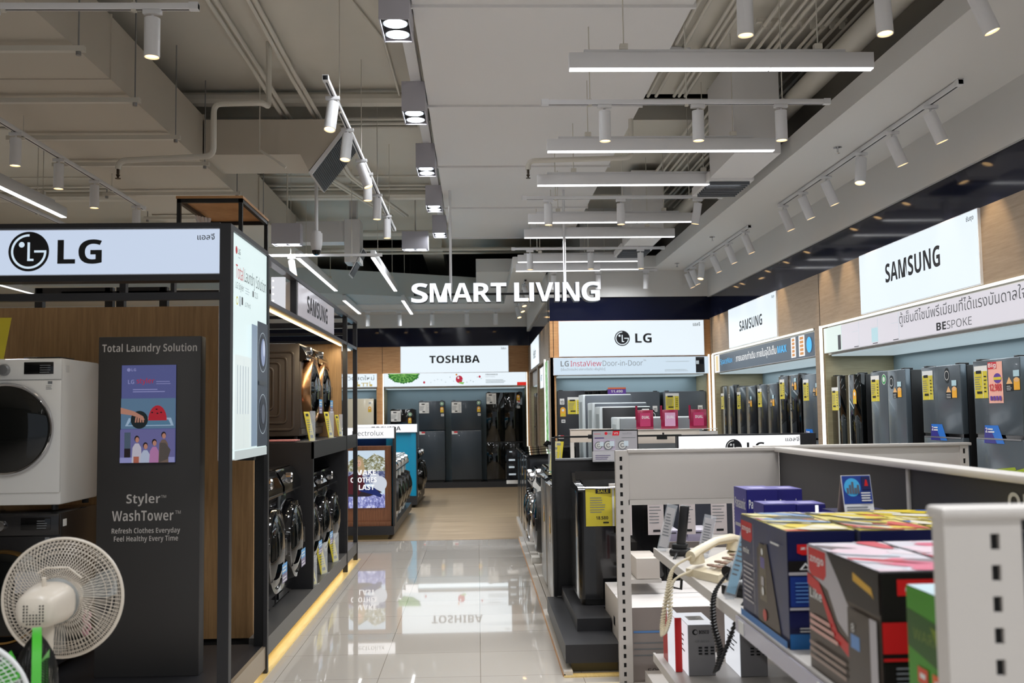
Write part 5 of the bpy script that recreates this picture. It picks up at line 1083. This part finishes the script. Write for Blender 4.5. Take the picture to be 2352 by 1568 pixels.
TOPR = patches([(222, 208, 214), (210, 90, 120), (120, 104, 110), (206, 214, 224), (200, 40, 60), (226, 200, 210)], 18, 5)
Z0 = SZ + .001
carton('navy heater box with yellow printed top, at the shelf edge', .972, 1.19, 3.15, 3.7, Z0, 1.212, BXS, BXB, mat('top_yellow', (220, 206, 120), .3), blue_side, blue_front, TOPY)
carton('navy heater box with yellow printed top, behind the one at the edge', 1.2, 1.43, 3.13, 3.68, Z0, 1.212, BXS, BXB, MATS['top_yellow'], blue_side, blue_front, patches([(226, 200, 40), (200, 60, 44), (232, 226, 206), (214, 190, 40), (60, 60, 40)], 34, 11))
carton('navy heater box with yellow printed top, against the charcoal panel', 1.44, 1.67, 3.15, 3.7, Z0, 1.212, BXS, BXB, MATS['top_yellow'], blue_side, blue_front, patches([(226, 200, 40), (214, 190, 40), (60, 90, 160), (232, 226, 206)], 34, 21))
def red_side(g, h, H):
    g.rect(-h, h, 0, H, BXT); g.poly([(-h, H), (-h + .17, H), (.05, H * .66), (.05, H * .42), (-.03, H * .5), (-.1, H * .7), (-h, H * .78)], BXG); badge(g, -h + .012, -h + .155, H * .76, H * .985)
    g.poly([(-h, H * .77), (-h + .1, H * .73), (-.03, H * .42), (.05, H * .38), (.05, H * .28), (-.06, H * .36), (-.15, H * .62), (-h, H * .68)], BXR); g.text('Like', -h + .02, -h + .12, H * .58, H * .66, PAPER, .02)
    g.poly([(-h + .17, H), (h, H), (h, H * .7), (.05, H * .7)], BXK); g.poly([(.1, H * .93), (.22, H * .87), (.235, H * .8), (.22, H * .82), (.1, H * .87)], mat('box_gold', (206, 160, 50), .35))
    for k in range(3): g.rect(-h + .02, -.02 - .03 * (2 - k), H * (.42 - .05 * k), H * (.45 - .05 * k), mat('box_blush', (206, 160, 150), .4))
    g.rect(.06, h - .06, 0, H * .66, mat('heater_dark', (62, 54, 48), .3, .2)); g.rect(.08, .14, H * .38, H * .48, SKY2); g.rect(h - .055, h - .01, H * .05, H * .66, BXG); g.lines(-h + .02, .04, H * .1, H * .26, 3, mat('box_dust', (150, 130, 120), .4), .5, False); g.text('8', .09, .11, H * .5, H * .56, PAPER)
def red_front(g, h, H):
    g.rect(-h, h, H * .45, H * .66, BXR); g.rect(-h + .04, h, H * .84, H * .95, BXR); g.lines(-h + .06, h - .03, H * .87, H * .91, 1, PAPER, .6); g.rect(-h, h, H * .4, H * .42, BXR); g.lines(-h + .03, h - .05, H * .18, H * .38, 6, GREYTXT, .35); g.rect(-h, h, H * .08, H * .12, BXR)
carton('red, grey and black heater box standing at the shelf edge', .972, 1.19, 2.42, 2.95, Z0, 1.2, BXT, BXK, mat('top_pale', (206, 200, 208), .3), red_side, red_front, TOPR)
carton('black heater box with pink printed top behind the red one', 1.2, 1.42, 2.44, 2.96, Z0, 1.2, BXT, BXK, MATS['top_pale'], red_side, red_front, patches([(210, 90, 120), (226, 200, 210), (200, 40, 60), (120, 104, 110)], 20, 9))
def green_side(g, h, H):
    g.poly([(-h, H * .86), (h, H * .8), (h, H * .5), (-h, H * .62)], GRD); g.text('WARMER', -h + .03, h - .05, H * .68, H * .75, mat('green_txt', (96, 120, 50), .4), .02); g.poly([(-.02, H * .8), (h, H * .76), (h, H * .52), (.05, H * .55)], mat('box_olive', (112, 134, 28), .4))
    for k, c in enumerate([(206, 70, 40), (220, 96, 40), (120, 80, 160), (206, 60, 90), (90, 90, 170), (90, 150, 190)]): x = -h + .05 + .075 * (k % 2); z = H * (.42 - .13 * (k // 2)); g.rect(x, x + .05, z, z + H * .1, mat('tile_%d' % k, c, .4)); g.rect(x + .012, x + .038, z + .012, z + H * .1 - .012, PAPER)
    g.poly([(h, H * .32), (h - .05, H * .24), (h - .08, H * .0), (h, 0)], PAPER)
carton('bright green heater box before the front upright', .974, 1.19, 2.0, 2.275, Z0, 1.195, GRN, GRD, mat('top_ice', (190, 214, 222), .25), green_side, lambda g, h, H: g.rect(-h, h, H * .1, H * .3, PAPER), lambda g, hx, hy: None)
PBL = mat('box_violet_blue', (60, 56, 140), .4)
def pan_front(g, h, H): g.text('Panasonic', -h + .01, -h + .1, H * .76, H * .88, PAPER, .01); g.rect(-h + .012, -h + .07, H * .56, H * .62, YELLOW); g.rect(h - .05, h - .03, H * .7, H * .85, GREYTXT); g.rect(h - .025, h - .01, H * .7, H * .85, GREYTXT)
def pan_side(g, h, H): g.text('Panasonic', -h + .02, h - .02, H * .74, H * .88, PAPER, .01); g.lines(-h + .02, h - .04, H * .5, H * .6, 1, BXG)
for x0, x1, y0, y1, z1, lab in ((1.27, 1.42, 4.72, 4.95, 1.218, 'violet blue phone box with yellow mark, tallest by header panel'), (1.43, 1.55, 4.76, 4.96, 1.214, 'violet blue phone box standing behind the yellow marked one'), (1.225, 1.365, 4.28, 4.44, 1.19, 'violet blue phone box with white name along the shelf middle'), (1.372, 1.5, 4.3, 4.46, 1.186, 'violet blue phone box beside the folded blue card')):
    carton(lab, x0, x1, y0, y1, Z0, z1, PBL, mat('box_violet_deep', (36, 34, 110), .4), mat('box_violet_top', (96, 90, 160), .4), pan_side, pan_front, lambda g, hx, hy: g.rect(-hx * .5, hx * .5, -hy * .5, hy * .3, mat('print_lilac', (160, 156, 200), .5)))
carton('plain navy box hidden behind yellow topped boxes, holding the blue card', 1.45, 1.68, 3.8, 4.2, Z0, 1.176, PBL, BXB, BXB, lambda g, h, H: None, lambda g, h, H: None, lambda g, hx, hy: None)
t = thing('tent_card', 'folded blue tent card with product picture before the charcoal panel', 'card', (1.535, 4.0, 1.178), 4)
fr = MB().prism([(0, 0), (.004, 0), (.034, .148), (.03, .148)], -.062, .062, 'x').build('front_leaf', PAPER, t); MB().prism([(.075, 0), (.079, 0), (.034, .148), (.03, .148)], -.06, .062, 'x').build('back_leaf', mat('card_kraft', (190, 170, 150), .6), t)
g = Gfx(-.0006); g.rect(-.06, .06, .035, .146, mat('card_blue', (30, 60, 140), .4)); g.ell(-.02, .1, .034, .036, mat('card_cyan', (70, 170, 220), .4)); 
for k in range(5): g.rect(-.045 + .011 * k, -.036 + .011 * k, .075, .098 + .012 * (k % 3), mat('card_grey', (90, 94, 104), .4))
g.rect(.02, .056, .09, .142, mat('card_navy', (26, 34, 80), .4)); g.poly([(.03, .105), (.046, .105), (.042, .13), (.036, .13)], BXR); g.lines(.012, .055, .045, .085, 4, PAPER, .5); g.lines(-.055, .05, .008, .03, 2, GREYTXT, .5)
g.mb.xform(Matrix.Shear('XY', 4, (0, 0)) if False else Matrix(((1, 0, 0, 0), (0, 1, .203, 0), (0, 0, 1, 0), (0, 0, 0, 1)))); g.build('print', t)
tag(MB().cyl((1.36, 4.0, 1.178), (1.36, 4.0, 1.21), .006, n=10).build('lamp_stick', emat('stick_white', (255, 255, 255), 1.2)), 'tiny glowing white stick beside the folded blue card', 'light').location = (0, 0, 0)
tag(MB().box(1.3, 1.44, 3.85, 4.05, Z0, 1.178).build('carton', PBL), 'dark blue box under the tiny glowing stick', 'box')

# ---------------------------------------------------------------- telephones
def phone(label, loc, rot, m, keym, cord):
    t = thing('telephone', label, 'telephone', loc, rot); t.scale = (1.25, 1.25, 1.25)
    MB().prism([(-.11, 0), (.11, 0), (.11, .075), (.09, .085), (-.11, .028)], -.095, .095, 'x').build('base', m, t)   # (y,z) wedge rising to the back
    k = MB()
    for i in range(4):
        for j in range(3): y = -.075 + .034 * i; z = .032 + (y + .11) * .285; k.box(-.005 + .028 * j, .017 + .028 * j, y - .011, y + .011, z + .004, z + .011, bev=.002, seg=1)
    k.build('keypad', keym, [c for c in bpy.data.objects if c.parent == t][0])
    h = MB(); pts = [(-.058, -.115, .075), (-.058, -.08, .092), (-.058, 0, .122), (-.058, .07, .128), (-.058, .11, .115)]
    pts = [Vector(p) for p in pts]; prof = [.024, .021, .018, .021, .025]; N = 14; vs = []; fs = []
    for p, r in zip(pts, prof):
        for q in range(N): a = 2 * PI * q / N; vs.append((p.x + r * 1.25 * math.cos(a), p.y, p.z + r * .8 * math.sin(a)))
    for i in range(4):
        for q in range(N): fs.append((i * N + q, i * N + (q + 1) % N, (i + 1) * N + (q + 1) % N, (i + 1) * N + q))
    fs += [tuple(range(N)), tuple(range(4 * N, 5 * N))]
    h.add(vs, fs); h.cyl((-.058, -.09, .085), (-.058, -.085, .05), .026, .028, 14).cyl((-.058, .085, .118), (-.058, .08, .082), .026, .028, 14).build('handset', m, t)
    cp = []
    n = len(cord) - 1
    for i in range(n * 70 + 1):
        f = i / 70; a = min(int(f), n - 1); u = f - a
        P0, P1, P2, P3 = [Vector(cord[max(0, min(n, a + d))]) for d in (-1, 0, 1, 2)]
        c = .5 * ((2 * P1) + (P2 - P0) * u + (2 * P0 - 5 * P1 + 4 * P2 - P3) * u * u + (3 * P1 - P0 - 3 * P2 + P3) * u ** 3)
        cp.append(c + Vector((math.cos(i * .9) * .008, math.sin(i * .9) * .008, math.sin(i * .9 + 1) * .006)))
    MB().tube(cp, .0034, 5).build('coiled_cord', m, t)
    return t
# cords are given in the phone's own frame; the phones lie with their left edge to the camera
phone('beige corded telephone with its coiled cord hanging over the shelf edge', (1.115, 4.52, Z0), -66, BEIGE, mat('key_brown', (140, 112, 96), .5), [(-.06, -.12, .07), (-.09, -.17, .03), (-.10, -.19, -.05), (-.12, -.2, -.16), (-.10, -.21, -.2), (-.09, -.19, -.14), (-.085, -.18, -.02), (-.06, -.12, .02)])
phone('black corded telephone half hidden behind the clear price stand', (1.17, 4.08, Z0), -64, mat('phone_black', (26, 26, 28), .35), GREYTXT, [(-.06, -.11, .07), (-.02, -.2, .02), (.02, -.24, -.06), (.06, -.25, -.14), (.05, -.26, -.2), (.08, -.24, -.12), (.09, -.18, .0), (.06, -.1, .02)])
t = thing('telephone', 'black cordless handset standing upright in its cradle', 'telephone', (1.045, 5.22, Z0), -20)
MB().box(-.05, .05, -.045, .06, 0, .035, bev=.012).box(-.04, .04, -.02, .04, .03, .06, bev=.008).build('cradle', MATS['phone_black'], t)
MB().box(-.024, .024, -.012, .018, .04, .26, bev=.01).xform(Matrix.Rotation(.12, 4, 'Y')).build('handset', MATS['phone_black'], t)
MB().tube([(.0, -.04, .02), (.0, -.12, .02), (-.03, -.18, -.05), (-.02, -.2, -.13), (.03, -.19, -.14), (.03, -.13, -.04), (.04, -.05, .012)], .0075, 8).build('coiled_cord', MATS['phone_black'], t)
for lab, x, y, w, h, m, lean in (('clear price stand with white slip at the shelf end', .985, 5.4, .045, .235, mat('slip_grey', (190, 188, 190), .5), 14), ('clear price stand with white slip behind the upright handset', 1.15, 5.15, .05, .2, MATS['slip_grey'], 12), ('clear price stand with pale blue slip before the beige telephone', 1.0, 4.02, .036, .27, mat('slip_blue', (150, 190, 214), .5), 16)):
    t = thing('price_stand', lab, 'price stand', (x, y, Z0), -12); Mx = Matrix.Rotation(math.radians(lean), 4, 'Y')
    MB().box(-w / 2, w / 2, 0, .003, .02, h).xform(Mx).build('slip', m, t); g = Gfx(-.0008); g.lines(-w * .4, w * .35, h * .35, h * .9, 8, GREYTXT, .35); g.mb.xform(Mx); g.build('print', t)
    MB().box(-w / 2 - .006, w / 2 + .006, .004, .007, 0, h * 1.08).xform(Mx).box(-w / 2, w / 2, -.03, .03, 0, .003).build('holder', CLEAR, t)
# boxed phones on the lower shelf
GBX = mat('box_silver', (150, 150, 154), .45)
def bosco(g, h, H):
    g.ell(-h + .035, H * .86, .014, .014, INK, 18); g.ell(-h + .039, H * .86, .009, .009, GBX, 16); g.text('BOSCO', -h + .055, h - .03, H * .825, H * .895, INK, .02); g.text('CP-B036', -h + .035, h - .03, H * .66, H * .7, GREYTXT)
    for i in range(4):
        for j in range(3): y = g.y; g.rect(-h + .05 + .03 * i, -h + .068 + .03 * i, H * (.54 - .06 * j), H * (.57 - .06 * j), INK); g.y = y
for x0, y0, lab in ((1.035, 5.02, 'silver phone box with black dotted front, first on lower shelf'), (1.285, 4.98, 'silver phone box with black dotted front, second on lower shelf')):
    carton(lab, x0, x0 + .135, y0, y0 + .3, .281, .53, mat('box_white', (206, 204, 206), .45), GBX, MATS['box_white'], lambda g, h, H: g.lines(-h + .05, h - .05, H * .4, H * .8, 4, GREYTXT, .3), bosco, lambda g, hx, hy: (g.rect(-hx * .6, hx * .6, -hy * .3, hy * .4, PAPER), g.lines(-hx * .5, hx * .4, -hy * .2, hy * .3, 4, GREYTXT, .3)))
carton('thin red and white box beside the first silver phone box', .985, 1.02, 5.1, 5.42, .281, .55, mat('box_white', (206, 204, 206), .45), BXR, MATS['box_white'], lambda g, h, H: g.rect(-h, -h * .2, 0, H, BXR), lambda g, h, H: None, lambda g, hx, hy: None)
carton('purple box lying on the lower shelf by the frame bottom', 1.0, 1.3, 3.3, 3.75, .281, .42, mat('box_purple', (84, 40, 110), .4), MATS['box_purple'], mat('box_plum', (96, 30, 80), .4), lambda g, h, H: None, lambda g, h, H: None, lambda g, hx, hy: g.rect(-hx * .2, hx, -hy, hy, MATS['box_purple']))
MBX = mat('carton_cream', (214, 206, 198), .55)
c = carton('large cream carton with a hand hole on the floor behind the post', .86, 1.5, 5.99, 6.9, .0, .43, MBX, mat('carton_grey', (150, 140, 136), .6), mat('carton_pale', (220, 216, 214), .5), lambda g, h, H: (g.rect(-.04, .04, H * .55, H * .68, DEEP), g.rect(h - .1, h - .09, 0, H, GREYTXT)), lambda g, h, H: (g.text('5000', -h + .13, -h + .24, H * .12, H * .18, INK), g.lines(-h + .05, h - .2, H * .35, H * .6, 3, GREYTXT, .2), g.lines(-h + .05, h - .3, H * .66, H * .72, 1, SKY2, .5)), lambda g, hx, hy: g.rect(-hx, hx, -hy * .02, 0, GREYTXT))
# things seen through the open shelving
G3 = thing('gondola_shelf', 'dark gondola with pale shelves seen through the white shelving', 'shelving', (1.6, 7.35, 0))
at_t(MB().box(1.36, 2.6, 7.9, 7.94, 0, 1.2), 'back_panel', mat('panel_slate', (40, 44, 56), .5), G3); at_t(MB().box(1.1, 2.6, 7.45, 7.9, .59, .62), 'shelf', GW, G3); at_t(MB().box(1.36, 2.6, 7.45, 7.9, .2, .23), 'shelf', GW, G3); at_t(MB().box(1.4, 2.6, 7.42, 7.46, .53, .625), 'shelf_edge', mat('edge_grey', (120, 112, 108), .4), G3)
for k, x in enumerate((1.14, 1.36, 1.58, 1.8, 1.95)):
    t = thing('hanging_card', 'white spec card hanging under the header panel, %s from the post' % ORD[k], 'card', (x - .14, 6.9, .745)); MB().box(-.055, .055, 0, .004, 0, .26).build('card', mat('card_rose', (206, 196, 196), .6), t)
    g = Gfx(-.0006); g.lines(-.045, .04, .08, .23, 7, GREYTXT, .25); g.rect(-.02, .03, .02, .035, INK); g.build('print', t); MB().cyl((0, .002, .26), (0, .002, .34), .002, n=5).build('string', STEELS, t)
tag(MB().box(.9, 2.1, 6.88, 6.92, 1.083, 1.10).build('hanging_rod', GW), 'white rod holding the hanging spec cards', 'rod').location = (0, 0, 0)
for k, (x0, x1, lab) in enumerate(((1.37, 1.5, 'lilac box on the pale shelf seen through the shelving, first'), (1.56, 1.74, 'lilac box on the pale shelf seen through the shelving, second'))):
    carton(lab, x0, x1, 7.48, 7.8, .621, .70, mat('box_lilac', (170, 164, 190), .5), MATS['box_lilac'], mat('box_lilac_top', (200, 196, 208), .5), lambda g, h, H: None, lambda g, h, H: g.rect(-h * .6, h * .6, H * .75, H * .85, INK), lambda g, hx, hy: None)
tag(MB().box(1.0, 1.15, 6.4, 6.75, .53, .66, bev=.004).build('carton', MBX), 'small cream carton held beside the slotted post', 'box')
tag(MB().box(.95, 1.16, 6.4, 6.8, .505, .528).build('wall_shelf', GW), 'small white shelf under the cream carton', 'shelf')
for s in (0, 1): pass

# ---------------------------------------------------------------- washers on the right of the aisle
PT = thing('partition_board', 'tall black partition board at the end of washer row', 'partition', (.85, 7.82, 0))
at_t(MB().box(.575, 1.35, 7.8, 7.84, .18, 1.225), 'panel', mat('board_black', (26, 26, 28), .5), PT); at_t(MB().box(.575, .60, 7.78, 7.86, .0, 1.40), 'post', BLACK, PT); at_t(MB().box(.60, 1.6, 7.81, 7.83, 1.395, 1.41), 'rail', BLACK, PT); at_t(MB().box(.6, 1.35, 7.79, 7.85, 1.222, 1.236), 'trim', STEELS, PT)
PL = thing('step_plinth', 'stepped dark plinth with gold kick at the row end', 'plinth', (.7, 6.5, 0))
at_t(MB().box(.52, .85, 6.18, 6.92, .07, .18).box(.52, 1.35, 6.92, 7.78, .07, .18), 'lower_step', DARK, PL); at_t(MB().box(.63, .85, 6.55, 6.92, .18, .26).box(.63, 1.35, 6.92, 7.78, .18, .26), 'upper_step', DARK, PL); at_t(MB().box(.56, .85, 6.26, 7.7, 0.004, .07), 'kick', mat('kick_bronze', (92, 84, 56), .35, .3), PL)
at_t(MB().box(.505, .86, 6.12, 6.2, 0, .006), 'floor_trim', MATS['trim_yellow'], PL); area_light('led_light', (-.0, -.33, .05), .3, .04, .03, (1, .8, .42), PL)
def toploader(label, loc, rot, w, h, body, lid, cards=(), d=.6, z0=0):
    """top loading washer; front face looks along local -y"""
    t = thing('washing_machine', label, 'washing machine', loc, rot); hw = w / 2
    MB().prism(rrect(-hw, hw, 0, d, .05), .04, h * .93, 'z').build('body', body, t)
    MB().prism(rrect(-hw + .02, hw - .02, .02, d - .02, .04), 0, .045, 'z').build('base', BLACK, t)
    MB().prism([(0, h * .93), (d, h * .93), (d, h * 1.07), (d - .14, h * 1.06), (d - .2, h * .985), (.03, h * .965), (0, h * .95)], -hw + .005, hw - .005, 'x').build('top_frame', lid, t)
    ld = MB().prism([(.03, h * .968), (d - .2, h * .99), (d - .2, h * 1.0), (.03, h * .978)], -hw + .06, hw - .06, 'x').build('lid', DGLASS, t)
    MB().prism([(d - .195, h * .99), (d - .14, h * 1.063), (d - .142, h * 1.07), (d - .2, h * 1.0)], -hw + .03, hw - .03, 'x').build('control_panel', GLOSSB, t)
    MB().tube([(-hw + .05, .0, h * .962), (0, -.02, h * .965), (hw - .05, .0, h * .962)], .008, 8).build('lid_handle', CHROME, ld)
    for c in cards: decal(t, *c)
    return t
tl = toploader('black top loader with yellow sale card on the stepped plinth', (1.0, 6.98, .262), 0, .62, .835, OB, GLOSSB)
g = Gfx(-.002); X0, ZT = -.255, .805
g.rect(X0, X0 + .185, ZT - .265, ZT, YELLOW); g.rect(X0 + .07, X0 + .175, ZT - .04, ZT - .008, INK); g.text('SALE', X0 + .085, X0 + .16, ZT - .034, ZT - .014, YELLOW, .03); g.lines(X0 + .03, X0 + .14, ZT - .17, ZT - .055, 7, GREYTXT, .3); g.text('18,580', X0 + .07, X0 + .155, ZT - .222, ZT - .196, INK, .02); g.rect(X0 + .12, X0 + .16, ZT - .245, ZT - .235, INK); g.rect(X0 + .185, X0 + .2, ZT - .265, ZT, PAPER); g.rect(X0 + .2, X0 + .29, ZT - .265, ZT, YELLOW)
for k in range(4): g.rect(X0 + .21, X0 + .27, ZT - .055 - .03 * k, ZT - .04 - .03 * k, INK)
g.build('price_card', tl)
SLV = mat('silver_enamel', (150, 148, 146), .28, .55, coat=.3); DKG = mat('dark_enamel', (40, 42, 46), .2, .4, coat=.5)
toploader('silver top loader just past the partition board', (.59, 8.42, .04), -90, .66, 1.0, SLV, SLV, [('energy', .05, .7, -.002, 1.2), ('small', .05, .52)])
toploader('silver top loader second past the partition board', (.59, 9.2, .04), -90, .66, 1.02, SLV, DKG, [('energy', .1, .72, -.002, 1.2)])
washer('black front loader between the silver and white washers', (.64, 10.0, .04), -90, .68, 1.02, .65, OB, BLACK, 'rake', None, .27, None, GLOSSB)
washer('white front loader with black door facing the aisle', (.62, 10.9, .04), -90, .62, .92, .6, WASHW, CHROME, 'rake', None, .24, None, WASHW)
washer('black front loader past the white one facing the aisle', (.63, 11.6, .04), -90, .62, .92, .6, OB, GLOSSB, 'rake', None, .24, None, GLOSSB)
for k, y in enumerate((12.5, 13.3, 14.1, 14.85)):
    toploader('tall dark top loader, %s past the black front loader' % ORD[k], (.585, y, .04), -90, .7, 1.06, DKG, GLOSSB, [('energy', .0, .85, -.002, 1.0)] if k < 2 else [])
t = thing('price_card', 'black spec card hung on the last dark top loader', 'card', (.47, 14.1, .6), 0); MB().box(-.07, .08, 0, .01, .05, .48).build('board', GLOSSB, t); MB().box(-.075, .085, -.002, .012, 0, .05).build('base', PAPER, t)
g = Gfx(-.0005); g.lines(-.04, .06, .12, .42, 3, PALEG, .25); g.rect(-.03, .01, .44, .455, PALEG); g.build('print', t)
MB().box(.03, .15, .01, .025, .35, .37).build('arm', BLACK, t)
for lab, x, y, z in (('yellow price card leaning on the silver top loader', .7, 9.35, 1.05), ('yellow price card leaning on the black front loader', .8, 10.15, 1.062)): stand_card(lab, (x, y, z), -40, .1, .24)
tag(MB().box(.545, .63, 10.42, 10.6, .012, .1, bev=.004).box(.55, .57, 10.44, 10.47, 0.0, .012).box(.6, .62, 10.55, 10.58, 0, .012).build('foot_block', PAPER), 'small white block with feet on the floor by the kerb', 'block')
tag(MB().box(.565, 1.3, 7.9, 15.1, 0, .04).build('plinth', MATS['kerb_white']), 'low pale plinth carrying the washer row', 'plinth')
t = thing('comparison_board', 'white comparison leaflet board with red VS badge', 'board', (1.065, 7.74, 1.22)); MB().box(-.18, .18, 0, .02, -.01, .235).build('frame', BLACK, t)
g = Gfx(-.0005); g.rect(-.172, .172, .0, .225, emat('leaf_white', (226, 222, 228), .35)); g.ell(-.07, .207, .012, .012, RDT, 20); g.text('LG', -.055, -.03, .2, .214, GREYTXT, .02); g.poly([(-.022, .19), (.03, .19), (.036, .225), (-.016, .225)], RDT); g.text('VS', -.01, .024, .2, .216, PAPER, .02); g.lines(-.165, -.085, .203, .209, 1, RDT); g.text('แบบทั่วไป', .06, .13, .198, .216, GREYTXT); g.lines(-.16, -.05, .168, .182, 1, mat('print_purple', (90, 70, 130), .5), .6); g.lines(.05, .16, .17, .18, 1, GREYTXT)
g.rect(-.172, .0, .08, .165, mat('print_lav', (196, 186, 206), .5))
for x, r in ((-.13, .03), (-.055, .036), (.055, .036)):
    g.ell(x, .115, r, r, GREYTXT); g.ell(x, .115, r * .78, r * .78, PAPER); g.ell(x, .115, r * .45, r * .45, GREYTXT); g.ell(x, .115, r * .3, r * .3, PAPER); g.rect(x + r * .3, x + r * 1.3, .115 - r * .2, .115 + r * .9, PALEG)
g.build('print', t)
tr = MB().box(-.18, .18, -.03, 0, -.01, .07).build('leaflet_tray', mat('tray_clear', (220, 220, 226), .1, alpha=.7), t); g = Gfx(-.031); g.lines(-.16, -.02, .01, .05, 3, MATS['print_purple'], .3); g.build('print', tr)
# lit board and demo units in the middle distance
t = thing('lit_board', 'low lit board with round face logo behind the white shelving', 'sign', (2.376, 9.0, 0)); 
MB().box(-.575, .57, .0, .08, 1.1, 1.375).box(.57, .7, 0, .08, 1.0, 1.375).build('frame', DARK, t); MB().box(-.56, .55, -.006, 0, 1.12, 1.362).build('panel', emat('sign_bright', (250, 250, 252), 1.0), t); MB().box(-.5, .6, .01, .07, 0, 1.1).build('stand', DARK, t)
g = Gfx(-.0065); g.face_logo(-.06, 1.255, .075, INK, PAPER); g.text('LG', .06, .22, 1.21, 1.3, INK, .01); g.text('แอลจี', .415, .54, 1.305, 1.345, INK, .005); g.build('print', t)
def demo(label, x0, x1, y0, y1, z1, front, z0=.0, knob=True):
    t = thing('appliance_box', label, 'appliance', ((x0 + x1) / 2, (y0 + y1) / 2, z0)); hx, hy, H = (x1 - x0) / 2, (y1 - y0) / 2, z1 - z0
    MB().box(-hx, hx, -hy + .03, hy, 0, H, bev=.01).build('cabinet', mat('demo_side', (190, 198, 200), .4), t); MB().box(-hx + .03, hx, -hy, -hy + .03, 0.02, H - .01, bev=.008).build('front_panel', front, t); MB().box(-hx - .002, -hx, -hy * .6, hy * .6, H * .45, H * .95).build('side_recess', mat('demo_recess', (160, 170, 172), .4), t)
    if knob: MB().box(hx - .1, hx - .02, -hy - .002, -hy, H - .14, H - .03).build('sticker', PAPER, t)
    return t
demo('tallest grey demo unit under the pink price slip', 1.32, 1.93, 12.45, 13.0, 1.81, STEELD, knob=False)
demo('grey demo unit in the middle of the stepped three', 1.37, 2.02, 11.85, 12.4, 1.7, STEELD, knob=False)
demo('black fronted demo unit, lower in front of the grey two', 1.39, 1.97, 11.3, 11.8, 1.65, mat('demo_black', (20, 22, 26), .3, coat=.3))
demo('wide pale grey demo unit behind the red cards', 1.5, 2.42, 10.7, 11.2, 1.53, mat('demo_grey', (120, 126, 130), .35, .4), knob=False)
RC = mat('card_crimson', (136, 26, 60), .25, coat=.5)
for k, x in enumerate((1.74, 2.0, 2.3)):
    t = thing('demo_card', 'crimson glossy card standing on the shelf header, %s of three' % ORD[k], 'card', (x, 10.35, 1.405)); MB().box(-.09, .09, 0, .012, 0, .2, bev=.004).cyl((-.085, .006, .1), (-.085, .006, .245), .012, n=10).build('card', RC, t)
    g = Gfx(-.0008); g.rect(-.05, .06, .03, .17, mat('card_glare', (206, 160, 190), .2) if k == 1 else mat('card_rose2', (176, 60, 100), .3)); g.text('DUAL', -.03, .05, .11, .14, PAPER, .02); g.build('print', t); MB().box(-.09, .09, -.03, .05, -.004, 0).build('foot', RC, t)
for k, (x0, x1, y, z, lab) in enumerate([(1.02, 1.53, 11.0, 1.40, 'cream header shelf with punched slots beside the demo units'), (1.52, 2.3, 10.3, 1.40, 'cream header shelf with punched slots below the crimson cards')]):
    t = thing('gondola_shelf', lab, 'shelving', ((x0 + x1) / 2, y, 0)); h = (x1 - x0) / 2
    MB().box(-h, h, 0, .05, 1.26, z, bev=.003).build('header_panel', mat('header_cream', (206, 194, 182), .5), t); MB().box(h, h + .19, .0, .1, 1.0, z - .02).build('upright', GW, t); MB().box(-h, h + .19, -.01, .12, z, z + .006).build('top_cap', GW, t); MB().box(-h, -h + .04, 0, .05, 0, 1.26).box(h - .04, h, 0, .05, 0, 1.26).build('leg', GW, t)
    MB().box(.0, .02, -.001, .0, 1.39 - .045, 1.39 - .02).box(-.06, .05, -.0012, 0, 1.3, 1.345).build('slots', DEEP, t)
t = thing('price_slip', 'orange and violet price slip reading 11,490 on the grey fridge', 'card', (2.14, 15.235, 1.86)); g = Gfx(0); g.rect(-.14, .14, 0, .075, MATS['print_violet']); g.rect(-.14, .14, .075, .1, mat('slip_orange', (220, 110, 60), .5)); g.text('11,490', -.09, .09, .015, .06, PAPER, .02); g.build('print', t); MB().box(-.14, .14, .001, .004, 0, .1).build('card', PAPER, t)

# repeats share a group phrase
GROUPS = {'bar_lamp': 'bar lamps under the ceiling', 'track_spotlight': 'spotlights on the ceiling tracks', 'lamp_track': 'ceiling lamp tracks', 'twin_downlight': 'grey box downlights', 'refrigerator': 'refrigerators in the wall recesses',
          'washing_machine': 'washing machines on display', 'tumble_dryer': 'taupe dryers on the upper shelf', 'price_card': 'price cards standing by the machines', 'conduit': 'conduits under the ceiling', 'ceiling_pipe': 'painted ceiling pipes', 'duct_hanger': 'hanger bars under the big duct',
          'junction_box': 'ceiling junction boxes', 'carton': 'boxes on the shelving', 'demo_card': 'crimson cards on the header shelf', 'hanging_card': 'spec cards hanging under the header', 'led_strip': 'white light strips framing the recesses', 'pedestal_fan': 'pedestal fans by the stand',
          'price_stand': 'clear price stands on the shelf', 'telephone': 'telephones on the shelf', 'appliance_box': 'stepped demo units', 'recess_light_panel': 'glowing panels in the recesses', 'conduit_bracket': 'brackets under the conduit bundle', 'sprinkler_pipe': 'bent sprinkler pipes', 'ceiling_sprinkler': 'sprinkler heads under the soffit', 'air_duct': 'air ducts', 'lightbox_sign': 'backlit name signs', 'banner_sign': 'lit banners over the recesses', 'gondola_shelf': 'gondola shelving', 'display_stand': 'display stands'}
for o in list(bpy.data.objects):
    k = o.name.split('.')[0]
    if o.parent is None and 'category' in o and 'group' not in o and k in GROUPS:
        q = o['label']
        o['group'] = GROUPS[k] if k != 'carton' else ('heater boxes on the shelf' if 'heater' in q else 'phone boxes on the shelving' if 'phone' in q else GROUPS[k])
